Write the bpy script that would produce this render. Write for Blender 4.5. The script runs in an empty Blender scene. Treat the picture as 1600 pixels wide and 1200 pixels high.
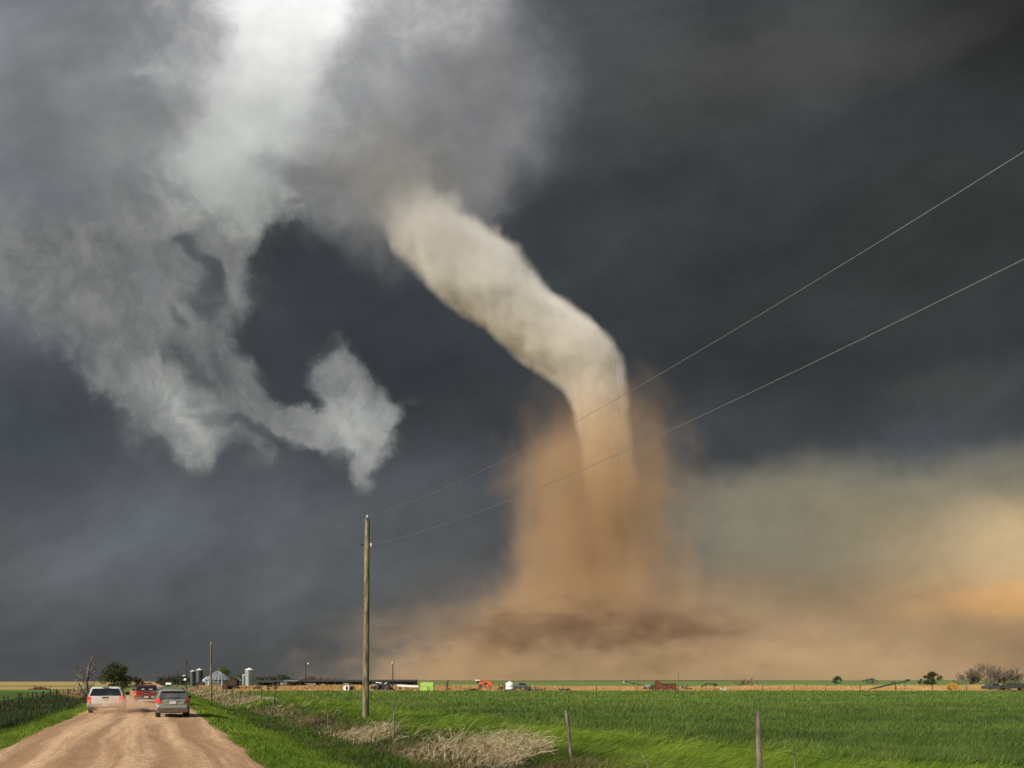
import bpy, bmesh, math, random
from math import radians as R, sin, cos, pi
import numpy as np
sc = bpy.context.scene
# ---------------------------------------------------------------- camera, sky, sun, exposure
CAM_H = 2.2
F = 1067.0                      # focal length in photograph pixels (24 mm on a 36 mm sensor)
cam_d = bpy.data.cameras.new('camera'); cam = bpy.data.objects.new('camera', cam_d)
sc.collection.objects.link(cam); sc.camera = cam
cam.location = (0, 0, CAM_H); cam.rotation_euler = (R(90), 0, 0)
cam_d.lens = 24.0; cam_d.sensor_width = 36.0; cam_d.shift_y = (1063-600)/1600.0
cam_d.clip_start = 0.1; cam_d.clip_end = 60000
sc.view_settings.view_transform = 'Standard'; sc.view_settings.look = 'None'
sc.view_settings.exposure = 0; sc.view_settings.gamma = 1
sc.render.engine = 'CYCLES'
cy = sc.cycles
cy.use_denoising = True
cy.max_bounces = 8; cy.diffuse_bounces = 2; cy.glossy_bounces = 2; cy.transmission_bounces = 3
cy.transparent_max_bounces = 48; cy.volume_bounces = 2
cy.use_adaptive_sampling = True; cy.adaptive_threshold = 0.02

SUN_EL, SUN_AZ = 33.0, -140.0    # degrees; azimuth clockwise from +Y (the view direction)
sd = bpy.data.lights.new('sun', 'SUN'); sun = bpy.data.objects.new('sun', sd); sc.collection.objects.link(sun)
sd.energy = 4.8; sd.angle = R(0.5); sd.color = (1.0, 0.915, 0.785)
sun.rotation_euler = (R(90-SUN_EL), 0, R(180-SUN_AZ-0))

def lin(c):
    return tuple(((v/255)/12.92 if v/255 <= 0.04045 else ((v/255+0.055)/1.055)**2.4) for v in c)

class NT:
    """small helper round a node tree"""
    dim = '3D'
    def __init__(s, tree): s.t = tree; s.n = tree.nodes; s.l = tree.links
    def node(s, typ, **kw):
        n = s.n.new(typ)
        for k, v in kw.items(): setattr(n, k, v)
        return n
    def put(s, sock, v):
        if isinstance(v, bpy.types.NodeSocket): s.l.new(v, sock)
        elif v is not None:
            if sock.type == 'RGBA' and len(v) == 3: v = (*v, 1)
            sock.default_value = v
    def m(s, op, a, b=None, c=None, clamp=False):
        n = s.node('ShaderNodeMath', operation=op, use_clamp=clamp)
        s.put(n.inputs[0], a)
        if b is not None: s.put(n.inputs[1], b)
        if c is not None: s.put(n.inputs[2], c)
        return n.outputs[0]
    def vm(s, op, a, b=None, c=None):
        n = s.node('ShaderNodeVectorMath', operation=op)
        s.put(n.inputs[0], a)
        if b is not None:
            s.put(n.inputs['Scale'] if op == 'SCALE' else n.inputs[1], b)
        if c is not None: s.put(n.inputs[2], c)
        return n.outputs['Value'] if op in ('LENGTH', 'DOT_PRODUCT', 'DISTANCE') else n.outputs[0]
    def noise(s, vec, scale, detail=4, rough=0.5, dist=0, lac=2.0, color=False, norm=True):
        n = s.node('ShaderNodeTexNoise'); n.noise_dimensions = s.dim; n.normalize = norm
        if vec is not None: s.put(n.inputs['Vector'], vec)
        n.inputs['Scale'].default_value = scale; n.inputs['Detail'].default_value = detail
        n.inputs['Roughness'].default_value = rough; n.inputs['Distortion'].default_value = dist
        n.inputs['Lacunarity'].default_value = lac
        return n.outputs['Color' if color else 'Fac']
    def sstep(s, v, lo, hi, a=0.0, b=1.0, lin_=False):
        n = s.node('ShaderNodeMapRange', interpolation_type='LINEAR' if lin_ else 'SMOOTHSTEP')
        s.put(n.inputs[0], v)
        for i, q in enumerate((lo, hi, a, b)): s.put(n.inputs[i+1], q)
        return n.outputs[0]
    def mix(s, f, a, b, mode='MIX'):
        n = s.node('ShaderNodeMix', data_type='RGBA', blend_type=mode)
        s.put(n.inputs[0], f); s.put(n.inputs[6], a); s.put(n.inputs[7], b)
        return n.outputs[2]
    def ramp(s, f, stops, interp='LINEAR'):
        n = s.node('ShaderNodeValToRGB'); n.color_ramp.interpolation = interp
        e = n.color_ramp.elements
        while len(e) < len(stops): e.new(0.5)
        for i, (p, c) in enumerate(stops):
            e[i].position = p; e[i].color = (*c, 1) if len(c) == 3 else c
        s.put(n.inputs[0], f)
        return n.outputs['Color']
    def sep(s, v):
        n = s.node('ShaderNodeSeparateXYZ'); s.put(n.inputs[0], v); return n.outputs
    def comb(s, x=0., y=0., z=0.):
        n = s.node('ShaderNodeCombineXYZ')
        for i, q in enumerate((x, y, z)): s.put(n.inputs[i], q)
        return n.outputs[0]

def build_world():
    w = bpy.data.worlds.new('World'); sc.world = w; w.use_nodes = True
    w.cycles.sampling_method = 'NONE'
    T = NT(w.node_tree); T.n.clear(); T.dim = '2D'
    out = T.node('ShaderNodeOutputWorld')
    g = T.node('ShaderNodeTexCoord').outputs['Generated']
    x, y, z = T.sep(g)
    yc = T.m('MAXIMUM', y, 0.12)
    u = T.m('DIVIDE', x, yc); v = T.m('DIVIDE', z, yc)
    # sky position in thousandths: X to the east, Y downwards from 1.063 above the horizon
    P = T.comb(T.m('MULTIPLY_ADD', u, F/1000, 0.8), T.m('MULTIPLY_ADD', v, -F/1000, 1.063), 0.0)
    def warp(vec, *oct):
        for scale, amp, det, sx, sy in oct:
            c = T.vm('SUBTRACT', T.noise(T.vm('MULTIPLY', vec, (sx, sy, 1)), scale, det, 0.55, color=True), (0.5, 0.5, 0.5))
            vec = T.vm('MULTIPLY_ADD', c, (amp, amp, 0), vec)
        return vec
    Wsoft = warp(P, (2.2, 0.14, 3, 1, 1))
    Wmid = warp(P, (3.0, 0.10, 2, 1, 1), (11, 0.05, 4, 1, 1))
    Wwisp = warp(P, (4.0, 0.09, 2, 1, 1), (16, 0.055, 5, 1.0, 1.0))
    def blob(W, cx, cy_, rx, ry, ang=0):
        n = T.node('ShaderNodeMapping', vector_type='TEXTURE')
        T.put(n.inputs['Vector'], W)
        n.inputs['Location'].default_value = (cx/1000, cy_/1000, 0)
        n.inputs['Rotation'].default_value = (0, 0, R(ang))
        n.inputs['Scale'].default_value = (rx/1000, ry/1000, 1)
        q = T.node('ShaderNodeTexGradient', gradient_type='SPHERICAL'); T.put(q.inputs[0], n.outputs[0])
        return q.outputs['Fac']
    def over(col, W, c, cx, cy_, rx, ry, ang=0, op=1.0, hard=0.0):
        f = T.sstep(blob(W, cx, cy_, rx, ry, ang), 0.0, 1.0-hard, 0.0, op)
        return T.mix(f, col, lin(c))
    def field(W, items):
        tot = None
        for it in items:
            cx, cy_, rx, ry = it[:4]; ang = it[4] if len(it) > 4 else 0; wt = it[5] if len(it) > 5 else 1.0
            b = T.sstep(blob(W, cx, cy_, rx, ry, ang), 0.0, 0.9, 0.0, wt)
            tot = b if tot is None else T.m('ADD', tot, b)
        return tot
    px, py, _ = T.sep(Wsoft)
    # ---- far storm deck
    col = T.ramp(py, [(0.0, lin((66, 70, 73))), (0.35, lin((62, 66, 71))), (0.58, lin((58, 62, 67))), (0.75, lin((74, 79, 84))), (0.9, lin((85, 88, 90))), (1.0, lin((82, 84, 84)))])
    O = over
    col = O(col, Wsoft, (124, 127, 134), 20, 20, 620, 520, 0, 1)
    col = O(col, Wsoft, (84, 90, 100), 40, 470, 360, 260, 0, .8)
    col = O(col, Wsoft, (66, 72, 80), 30, 680, 330, 190, 10, .9)
    col = O(col, Wsoft, (92, 98, 104), 260, 860, 480, 220, 0, .9)
    col = O(col, Wsoft, (66, 68, 74), 60, 1010, 300, 120, 0, .6)
    col = O(col, Wsoft, (54, 58, 64), 560, 500, 330, 240, 20, .95)
    col = O(col, Wsoft, (54, 57, 61), 760, 640, 230, 150, 10, .8)
    col = O(col, Wsoft, (54, 60, 61), 1150, 440, 480, 260, 10, .95)
    col = O(col, Wsoft, (51, 56, 54), 1480, 330, 520, 330, 0, .9)
    col = O(col, Wsoft, (38, 39, 38), 1600, 40, 430, 260, 0, .9)
    col = O(col, Wsoft, (84, 88, 88), 900, 90, 260, 220, 20, .8)
    col = O(col, Wsoft, (76, 77, 73), 1180, 110, 380, 150, -25, .7)
    col = O(col, Wsoft, (70, 70, 66), 1430, 60, 300, 70, -20, .5)
    col = O(col, Wsoft, (52, 55, 57), 1350, 560, 420, 120, 5, .6)
    col = O(col, Wsoft, (74, 75, 74), 1500, 610, 330, 70, 4, .55)
    qn = T.node('ShaderNodeMapping'); T.put(qn.inputs['Vector'], Wsoft); qn.inputs['Rotation'].default_value = (0, 0, R(22))
    stri = T.noise(T.vm('MULTIPLY', qn.outputs[0], (.35, 1.1, 1)), 5.5, 6, .6)
    col = T.mix(1.0, col, T.ramp(stri, [(.3, (.86,)*3), (.7, (1.14,)*3)]), 'MULTIPLY')
    hs = T.node('ShaderNodeHueSaturation'); hs.inputs['Saturation'].default_value = .86; T.put(hs.inputs['Color'], col); col = hs.outputs[0]
    # ---- broad lit rain curtain below the dark base, lower right
    base_edge = T.m('ADD', T.m('MULTIPLY', T.m('SUBTRACT', T.noise(T.vm('MULTIPLY', Wsoft, (.8, .8, 1)), 3.6, 3, .5), .5), .075), T.sep(P)[1])
    bx = T.sep(P)[0]
    base_edge = T.m('MULTIPLY_ADD', T.m('SUBTRACT', T.noise(P, 17, 5, .6), .5), .03, base_edge)
    edge_y = T.m('MULTIPLY_ADD', T.m('SUBTRACT', bx, 1.1), -0.07, 0.722)
    below = T.sstep(T.m('SUBTRACT', base_edge, edge_y), -0.018, 0.055)
    side = T.sstep(bx, 0.93, 1.16)
    rc = T.ramp(T.sep(Wsoft)[0], [(0.0, lin((98, 94, 82))), (0.98, lin((118, 115, 103))), (1.0, lin((126, 121, 106)))])
    rc = O(rc, Wsoft, (138, 131, 110), 1400, 840, 420, 230, 0, .9)
    rc = O(rc, Wsoft, (112, 112, 104), 1480, 700, 360, 80, 0, .8)
    rc = O(rc, Wsoft, (134, 118, 94), 1280, 1010, 520, 180, 0, .95)
    rc = O(rc, Wsoft, (150, 128, 98), 1500, 1000, 320, 160, 0, .8)
    gl = T.m('MULTIPLY', T.sstep(T.m('ADD', T.sep(Wsoft)[0], 0), 1.24, 1.62), T.sstep(T.m('ADD', base_edge, 0), 0.755, 0.85))
    gl = T.m('MULTIPLY', gl, T.sstep(T.sep(Wsoft)[1], 0.93, 1.04, 1.0, 0.35))
    rc = T.mix(T.m('MULTIPLY', gl, .85), rc, lin((206, 178, 136)))
    rc = O(rc, warp(P, (5, .05, 4, .6, 1.5)), (240, 188, 124), 1670, 936, 300, 44, -4, 1, .35)
    rc = O(rc, Wsoft, (220, 170, 115), 1640, 935, 340, 80, -4, .45)
    col = T.mix(T.m('MULTIPLY', below, side), col, rc)
    # ---- pale dust haze low in the sky
    hz = T.m('MULTIPLY', T.sstep(py, 0.86, 1.06), T.sstep(px, 0.55, 0.95))
    col = T.mix(T.m('MULTIPLY', hz, .8), col, lin((148, 118, 86)))
    # ---- cloud mass: upper left swirl
    def streak(vec, ang, along, across):
        n = T.node('ShaderNodeMapping', vector_type='POINT'); T.put(n.inputs['Vector'], vec)
        n.inputs['Rotation'].default_value = (0, 0, R(-ang)); q = T.vm('MULTIPLY', n.outputs[0], (along, across, 1)); return q
    wn = T.noise(Wmid, 7, 6, .62)
    wn2 = T.noise(streak(Wmid, 62, .45, 1.0), 21, 4, .62)
    wn3 = T.noise(T.vm('ADD', Wwisp, (3, 1, 2)), 13, 5, .66)
    c_ = lambda v: T.m('SUBTRACT', v, .5)
    er = T.m('ADD', T.m('ADD', T.m('MULTIPLY', c_(wn), 1.3), T.m('MULTIPLY', c_(wn2), .45)), T.m('MULTIPLY', c_(wn3), .75))
    def alpha(fld, k, lo, hi, mx=1.0):
        gate = T.sstep(fld, 0.0, .22)
        return T.sstep(T.m('ADD', fld, T.m('MULTIPLY', T.m('MULTIPLY', er, gate), k)), lo, hi, 0, mx)
    # soft outer veil
    veil = field(Wsoft, [(400, 40, 520, 330), (640, 110, 330, 300, 20), (200, 230, 330, 280), (80, 340, 320, 300), (570, 250, 290, 200, 35, 1.1), (720, 130, 230, 240, 0, .45), (250, 420, 260, 240, 0, .5)])
    va = alpha(veil, .35, .0, 1.0, .97)
    c2 = T.mix(0.0, lin((132, 133, 135)), lin((132, 133, 135)))
    c2 = O(c2, Wsoft, (172, 172, 171), 520, 40, 420, 270, 0, .95)
    c2 = O(c2, Wsoft, (126, 124, 119), 650, 270, 240, 140, 0, .9)
    c2 = O(c2, Wsoft, (128, 127, 125), 760, 130, 160, 150, 0, .6)
    c2 = O(c2, Wmid, (110, 111, 116), 265, 300, 110, 100, 20, .7)
    c2 = O(c2, Wmid, (146, 147, 146), 170, 230, 190, 110, -20, .7)
    c2 = O(c2, Wsoft, (114, 118, 126), 20, 330, 220, 200, 0, .5)
    c2 = O(c2, Wmid, (138, 135, 128), 600, 290, 190, 150, 30, .9)
    c2 = T.mix(T.sstep(wn, .34, .68, 0, .35), T.mix(1.0, c2, (.84, .85, .88), 'MULTIPLY'), T.mix(1.0, c2, (1.25, 1.24, 1.22), 'MULTIPLY'))
    col = T.mix(va, col, c2)
    # arm curling down the left side
    arm = field(Wwisp, [(70, 420, 200, 130, 35), (130, 490, 190, 120, 50), (190, 570, 170, 105, 52), (255, 640, 150, 80, 48), (320, 640, 100, 70, 35, .8),
                        (215, 370, 150, 150, 0, .7), (290, 480, 70, 140, -5, .7), (335, 545, 60, 75, 20, .8), (380, 600, 70, 55, 35, .8),
                        (420, 640, 105, 50, 22, .9), (480, 658, 100, 44, 12, .9), (548, 665, 90, 78, 0, 1.15), (590, 665, 62, 78, 0, .8),
                        (520, 600, 50, 80, -18, .9), (582, 735, 38, 75, -6, .85), (370, 700, 100, 40, 18, .45), (190, 690, 60, 50, 40, .3), (300, 705, 60, 60, 50, .45),
                        (330, 330, 120, 90, 0, .9), (385, 420, 44, 130, 8, .95), (480, 290, 150, 62, -18, .55), (560, 330, 120, 60, 10, .3)])
    aa = alpha(arm, .66, .0, .95, .97)
    acol = T.mix(0.0, lin((124, 126, 125)), lin((124, 126, 125)))
    acol = O(acol, Wmid, (166, 168, 164), 265, 660, 150, 74, 42, .95)
    acol = O(acol, Wmid, (164, 166, 163), 570, 670, 100, 90, 0, .95)
    acol = O(acol, Wmid, (98, 101, 104), 335, 570, 90, 130, 0, .6)
    acol = O(acol, Wmid, (164, 166, 161), 350, 300, 150, 90, 0, .95)
    acol = O(acol, Wsoft, (98, 102, 108), 60, 560, 140, 110, 40, .6)
    acol = O(acol, Wmid, (108, 110, 112), 410, 640, 90, 60, 20, .5)
    acol = T.mix(T.sstep(T.m('ADD', T.m('MULTIPLY', wn3, .6), T.m('MULTIPLY', wn2, .4)), .34, .68, 0, 1), T.mix(1.0, acol, (.74, .75, .78), 'MULTIPLY'), T.mix(1.0, acol, (1.20, 1.19, 1.17), 'MULTIPLY'))
    col = T.mix(aa, col, acol)
    # holes torn in the arm
    hole = field(Wwisp, [(318, 392, 80, 26, 35, .9), (345, 438, 26, 62, -10, .9), (300, 365, 30, 40, 20, .6), (338, 490, 40, 24, 30, .7), (285, 505, 40, 22, 50, .8), (255, 390, 50, 40, 0, .5), (330, 655, 80, 26, 20, .6), (690, 232, 44, 36, 0, .45), (470, 300, 34, 18, 0, .6), (390, 670, 60, 22, 20, .6), (555, 615, 30, 16, 30, .5)])
    ha = alpha(hole, .7, .05, 1.15, .75)
    col = T.mix(ha, col, lin((74, 78, 84)))
    # bright light let through the cloud
    br = field(Wmid, [(450, -40, 190, 190, 10), (450, 50, 130, 150, 12, .8), (415, 150, 140, 140, -20, .95), (345, 265, 150, 110, -10, 1.15), (390, 330, 100, 80, 0, .4), (300, 150, 150, 130, 0, .3), (600, 20, 260, 150, 0, .45), (300, 60, 200, 150, 0, .3), (500, 200, 160, 90, -20, .3)])
    ba = alpha(br, .62, .05, 1.45, 1)
    bc = T.ramp(T.sep(P)[1], [(0.0, lin((250, 250, 249))), (0.07, lin((232, 232, 230))), (0.16, lin((200, 202, 199))), (0.27, lin((178, 181, 176))), (.4, lin((140, 142, 140)))])
    col = T.mix(ba, col, bc)
    # fine mottling everywhere so no part of the deck is flat
    mott = T.noise(T.vm('MULTIPLY', P, (1, 1.3, 1)), 5, 6, .62)
    col = T.mix(1.0, col, T.ramp(mott, [(0.3, (.87,)*3), (0.7, (1.13,)*3)]), 'MULTIPLY')
    # ---- open sky behind the storm (south), seen only in reflections and as ambient light
    ns = T.node('ShaderNodeTexSky', sky_type='NISHITA'); ns.sun_disc = False
    ns.sun_elevation = R(SUN_EL); ns.sun_rotation = R(SUN_AZ)
    ns.air_density = 1.2; ns.dust_density = 2.5
    nsc = T.vm('SCALE', ns.outputs[0], 0.10)
    col = T.mix(T.sstep(y, -0.25, 0.12), nsc, col)
    bg = T.node('ShaderNodeBackground'); T.put(bg.inputs['Color'], col); bg.inputs['Strength'].default_value = 1.0
    T.l.new(bg.outputs[0], out.inputs['Surface'])
build_world()
# ---------------------------------------------------------------- helpers
C = sc.collection
def at(px, py, Y):
    """point at depth Y seen at photograph pixel (px, py): used to lay the place out on paper, in metres"""
    return ((px-800)/F*Y, Y, CAM_H + (1063-py)/F*Y)
def link(o, parent=None):
    C.objects.link(o)
    if parent is not None: o.parent = parent
    return o
def mesh_obj(name, verts, faces, mat, parent=None, smooth=False, uv=None):
    me = bpy.data.meshes.new(name)
    if isinstance(verts, np.ndarray) and isinstance(faces, np.ndarray):
        me.vertices.add(len(verts)); me.vertices.foreach_set('co', verts.astype(np.float32).ravel())
        k = faces.shape[1]; me.loops.add(faces.size); me.loops.foreach_set('vertex_index', faces.astype(np.int32).ravel())
        me.polygons.add(len(faces)); me.polygons.foreach_set('loop_start', (np.arange(len(faces))*k).astype(np.int32))
        me.update(calc_edges=True)
    else:
        me.from_pydata([tuple(v) for v in verts], [], [tuple(f) for f in faces])
    for m in (mat if isinstance(mat, (list, tuple)) else [mat]): me.materials.append(m)
    if smooth: me.polygons.foreach_set('use_smooth', np.ones(len(me.polygons), bool)); me.update()
    return link(bpy.data.objects.new(name, me), parent)
def tag(o, label=None, cat=None, group=None, kind=None):
    if label: o['label'] = label
    if cat: o['category'] = cat
    if group: o['group'] = group
    if kind: o['kind'] = kind
    return o
def empty(name, loc=(0, 0, 0), rz=0, label=None, cat=None, group=None):
    o = bpy.data.objects.new(name, None); C.objects.link(o)
    o.location = loc; o.rotation_euler = (0, 0, rz)
    return tag(o, label, cat, group)
def new_mat(name):
    m = bpy.data.materials.new(name); m.use_nodes = True
    T = NT(m.node_tree); T.n.clear()
    T.out = T.node('ShaderNodeOutputMaterial')
    return m, T

# ---------------------------------------------------------------- the tornado
TY = 1800.0
rs = np.random.RandomState(5)
def vnoise3(p, seed=0):
    """smooth value noise, p (n,3) -> (n,) in -1..1"""
    r = np.random.RandomState(seed); tab = r.rand(32, 32, 32)*2-1
    i = np.floor(p).astype(int); f = p-i; f = f*f*(3-2*f); res = 0
    for dx in (0, 1):
        for dy in (0, 1):
            for dz in (0, 1):
                w = (f[:, 0] if dx else 1-f[:, 0])*(f[:, 1] if dy else 1-f[:, 1])*(f[:, 2] if dz else 1-f[:, 2])
                res = res + w*tab[(i[:, 0]+dx) % 32, (i[:, 1]+dy) % 32, (i[:, 2]+dz) % 32]
    return res
FUN = [((640,195),(455,335)),((672,252),(512,360)),((690,303),(575,375)),((738,330),(640,430)),((795,383),(690,468)),((832,412),(748,520)),((872,470),(790,552)),
       ((918,493),(840,578)),((968,528),(878,604)),((976,590),(893,640)),((984,650),(900,690)),((988,740),(903,750)),
       ((996,850),(900,850)),((1004,950),(894,950)),((1010,1062),(890,1062))]
def build_tornado():
    root = empty('tornado', (at(950, 1063, TY)[0], TY, 0), 0, 'tall pale rope tornado leaning up to the left out of brown dust on the horizon', 'tornado')
    ox, oy, oz = root.location
    U = np.array([at(*a, TY) for a, b in FUN]); L = np.array([at(*b, TY) for a, b in FUN])
    nseg = 260; t = np.linspace(0, len(FUN)-1, nseg)
    def cr(P):                                   # Catmull-Rom
        P = np.vstack([2*P[0]-P[1], P, 2*P[-1]-P[-2]]); i = np.minimum(t.astype(int), len(FUN)-2); f = (t-i)[:, None]; i = i+1
        return .5*(2*P[i]+(P[i+1]-P[i-1])*f+(2*P[i-1]-5*P[i]+4*P[i+1]-P[i+2])*f**2+(-P[i-1]+3*P[i]-3*P[i+1]+P[i+2])*f**3)
    U = cr(U); L = cr(L); cen = (U+L)/2; half = (U-L)/2*1.08; rad = np.linalg.norm(half, axis=1)
    d = half/rad[:, None]
    nth = 160; th = np.linspace(0, 2*pi, nth, endpoint=False)
    yv = np.array([0, 1, 0])
    m, T = new_mat('condensation')
    co = T.node('ShaderNodeTexCoord').outputs['Object']
    z = T.sep(co)[2]
    n1 = T.noise(co, 1/90, 4, .6)
    n2 = T.noise(T.vm('MULTIPLY', co, (1, 1, .6)), 1/22, 5, .6)
    nn = T.m('ADD', T.m('MULTIPLY', n1, .5), T.m('MULTIPLY', n2, .5))
    attr = T.node('ShaderNodeAttribute', attribute_name='shell').outputs['Fac']   # 0 core .. 1 outermost
    a = T.sstep(nn, T.m('MULTIPLY_ADD', attr, .42, .10), T.m('MULTIPLY_ADD', attr, .42, .32))
    a = T.m('MULTIPLY', a, T.m('MULTIPLY_ADD', attr, -.45, .60))
    top = T.sstep(T.m('ADD', z, T.m('MULTIPLY', T.m('SUBTRACT', n1, .5), 160)), 980, 1190, 1, 0)
    low = T.sstep(z, 200, 760, .05, 1)
    a = T.m('MULTIPLY', a, T.m('MULTIPLY', top, low))
    col = T.ramp(T.sstep(z, 300, 1300, lin_=True), [(0.0, (.60, .40, .22)), (.3, (.74, .60, .44)), (.5, (.80, .75, .66)), (.72, (.72, .72, .68)), (1, (.40, .41, .41))])
    col = T.mix(1.0, col, T.ramp(n1, [(.3, (.93,)*3), (.7, (1.05,)*3)]), 'MULTIPLY')
    df = T.node('ShaderNodeBsdfDiffuse'); T.put(df.inputs[0], col)
    tl = T.node('ShaderNodeBsdfTranslucent'); T.put(tl.inputs[0], col)
    ms = T.node('ShaderNodeMixShader'); ms.inputs[0].default_value = .42; T.l.new(df.outputs[0], ms.inputs[1]); T.l.new(tl.outputs[0], ms.inputs[2])
    tr = T.node('ShaderNodeBsdfTransparent'); mx = T.node('ShaderNodeMixShader'); T.put(mx.inputs[0], a)
    T.l.new(tr.outputs[0], mx.inputs[1]); T.l.new(ms.outputs[0], mx.inputs[2]); T.l.new(mx.outputs[0], T.out.inputs['Surface'])
    # the dense core: a few nested shells
    NS = 4; V = []; Fc = []; S = []
    ii, jj = np.meshgrid(np.arange(nseg-1), np.arange(nth), indexing='ij'); jn = (jj+1) % nth
    quad = np.stack([ii*nth+jj, ii*nth+jn, (ii+1)*nth+jn, (ii+1)*nth+jj], -1).reshape(-1, 4)
    base = cen[:, None, :] + rad[:, None, None]*(np.cos(th)[None, :, None]*d[:, None, :] + np.sin(th)[None, :, None]*yv)
    bp = base.reshape(-1, 3); lump = (vnoise3(bp/95, 1)*.06).reshape(nseg, nth)
    for s in range(NS):
        q = s/(NS-1); k = (.42+.36*q)*(1+lump)
        ring = cen[:, None, :] + (rad[:, None]*k)[:, :, None]*(np.cos(th)[None, :, None]*d[:, None, :] + np.sin(th)[None, :, None]*yv)
        V.append(ring.reshape(-1, 3)-np.array([ox, oy, oz])); Fc.append(quad+s*nseg*nth); S.append(np.full(nseg*nth, q))
    o = mesh_obj('funnel_core', np.vstack(V), np.vstack(Fc), m, root, smooth=True)
    at_ = o.data.attributes.new('shell', 'FLOAT', 'POINT'); at_.data.foreach_set('value', np.concatenate(S).astype(np.float32))
    # the cloud sheath round it: a volume that follows the same leaning outline, level by level
    SL = [(195,455,650),(230,490,660),(262,512,676),(300,535,698),(330,565,735),(350,580,755),(385,610,796),(410,628,832),(440,652,848),(470,698,872),(490,728,914),(515,750,943),(532,768,962),(552,797,971),(575,838,976),(600,868,982),
          (640,892,988),(700,902,994),(760,905,998),(850,900,1004),(950,890,1012),(1063,880,1020)]
    def fvol():
        zs = [at(0, y, TY)[2] for y, a, b in SL][::-1]; cxs = [((a+b)/2-800)/F*TY-ox for y, a, b in SL][::-1]; hws = [(b-a)/2/F*TY for y, a, b in SL][::-1]
        crd = [min(h, float(np.interp((zz), sorted(cen[:, 2]), rad[np.argsort(cen[:, 2])]))) for zz, h in zip(zs, hws)]
        n = 70; K = 36; V = []; Fa = []; z0, z1 = zs[0], zs[-1]
        for i, zz in enumerate(np.linspace(z0, z1, n)):
            cx, hw, rd = (np.interp(zz, zs, q) for q in (cxs, hws, crd))
            for k in range(K): V.append((cx+hw*1.3*cos(2*pi*k/K), rd*1.3*sin(2*pi*k/K), zz))
        for i in range(n-1):
            for k in range(K): Fa.append((i*K+k, i*K+(k+1) % K, (i+1)*K+(k+1) % K, (i+1)*K+k))
        Fa.append(tuple(range(K-1, -1, -1))); Fa.append(tuple((n-1)*K+k for k in range(K)))
        m, T = new_mat('cloud_vapour'); co = T.node('ShaderNodeTexCoord').outputs['Object']; x, y, z = T.sep(co)
        h = T.sstep(z, z0, z1, lin_=True); rp = T.node('ShaderNodeValToRGB'); e = rp.color_ramp.elements
        cm = max(abs(c) for c in cxs)+1; hm = max(hws); rm = max(crd)
        while len(e) < len(zs): e.new(.5)
        for i in range(len(zs)): e[i].position = (zs[i]-z0)/(z1-z0); e[i].color = (cxs[i]/cm/2+.5, hws[i]/hm, crd[i]/rm, 1)
        T.put(rp.inputs[0], h); q = T.node('ShaderNodeSeparateColor'); T.l.new(rp.outputs[0], q.inputs[0])
        dx = T.m('DIVIDE', T.m('SUBTRACT', x, T.m('MULTIPLY_ADD', q.outputs[0], 2*cm, -cm)), T.m('MULTIPLY', q.outputs[1], hm))
        dy = T.m('DIVIDE', y, T.m('MULTIPLY', q.outputs[2], rm))
        rho = T.m('SQRT', T.m('ADD', T.m('MULTIPLY', dx, dx), T.m('MULTIPLY', dy, dy)))
        n1 = T.noise(T.vm('MULTIPLY', co, (1, 1, .8)), 1/75, 2, .5); n2 = T.noise(co, 1/30, 4, .62)
        amp = T.sstep(z, 1050, 1350, .35, 1.3)
        rr = T.m('ADD', rho, T.m('ADD', T.m('MULTIPLY', T.m('SUBTRACT', n1, .5), T.m('MULTIPLY', amp, -1.25)), T.m('MULTIPLY', T.m('SUBTRACT', n2, .5), T.m('MULTIPLY', amp, -.55))))
        dn = T.m('MULTIPLY', T.sstep(rr, 1.01, .64), T.m('MULTIPLY', T.m('POWER', T.sstep(T.m('MULTIPLY_ADD', x, -.35, T.m('ADD', z, -110)), 1070, 1460, 1, 0), 2.0), T.sstep(z, 350, 850, .03, 1)))
        cl = T.ramp(T.sstep(z, 300, 1400, lin_=True), [(0, (.80, .58, .36)), (.28, (.95, .82, .66)), (.45, (.99, .95, .89)), (.66, (.98, .972, .95)), (.79, (.90, .89, .865)), (.86, (.80, .795, .78)), (1, (.62, .625, .63))])
        v = T.node('ShaderNodeVolumePrincipled'); v.inputs['Density Attribute'].default_value = ''; T.put(v.inputs['Color'], cl); T.put(v.inputs['Density'], T.m('MULTIPLY', dn, .030)); v.inputs['Anisotropy'].default_value = -.28
        T.l.new(v.outputs[0], T.out.inputs['Volume'])
        mesh_obj('funnel_cloud', V, Fa, m, root, smooth=True)
    fvol()

    # dust drawn up round the funnel: a volume, its density falling off from the axis
    prof = [(560,925,60),(600,932,85),(650,932,116),(700,933,134),(750,935,140),(800,935,138),(850,932,134),(900,928,142),(950,924,165),(1000,920,200),(1063,925,250)]
    def vol(name, prof, mul, dens, colr, nscale, lo, hi, depth=1.0, aniso=-.45, edge=(1.0, .35), seed=0, vstr=1.0, step=None, namp=1.5, det=3, yoff=0, hn=.5, h0=.55):
        P = [(at(0, y, TY)[2], (cx-800)/F*TY-ox, r/F*TY) for y, cx, r in prof]; P.sort()
        zs = [p[0] for p in P]; z0, z1 = zs[0], zs[-1]
        n = 40; rings = np.linspace(z0, z1, n); V = []; Fa = []; K = 40
        for i, zz in enumerate(rings):
            cx = np.interp(zz, zs, [p[1] for p in P]); r = np.interp(zz, zs, [p[2] for p in P])*mul
            for k in range(K): V.append((cx+r*cos(2*pi*k/K), r*depth*sin(2*pi*k/K), zz))
        for i in range(n-1):
            for k in range(K): Fa.append((i*K+k, i*K+(k+1) % K, (i+1)*K+(k+1) % K, (i+1)*K+k))
        Fa.append(tuple(range(K-1, -1, -1))); Fa.append(tuple((n-1)*K+k for k in range(K)))
        m, T = new_mat(name)
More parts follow.
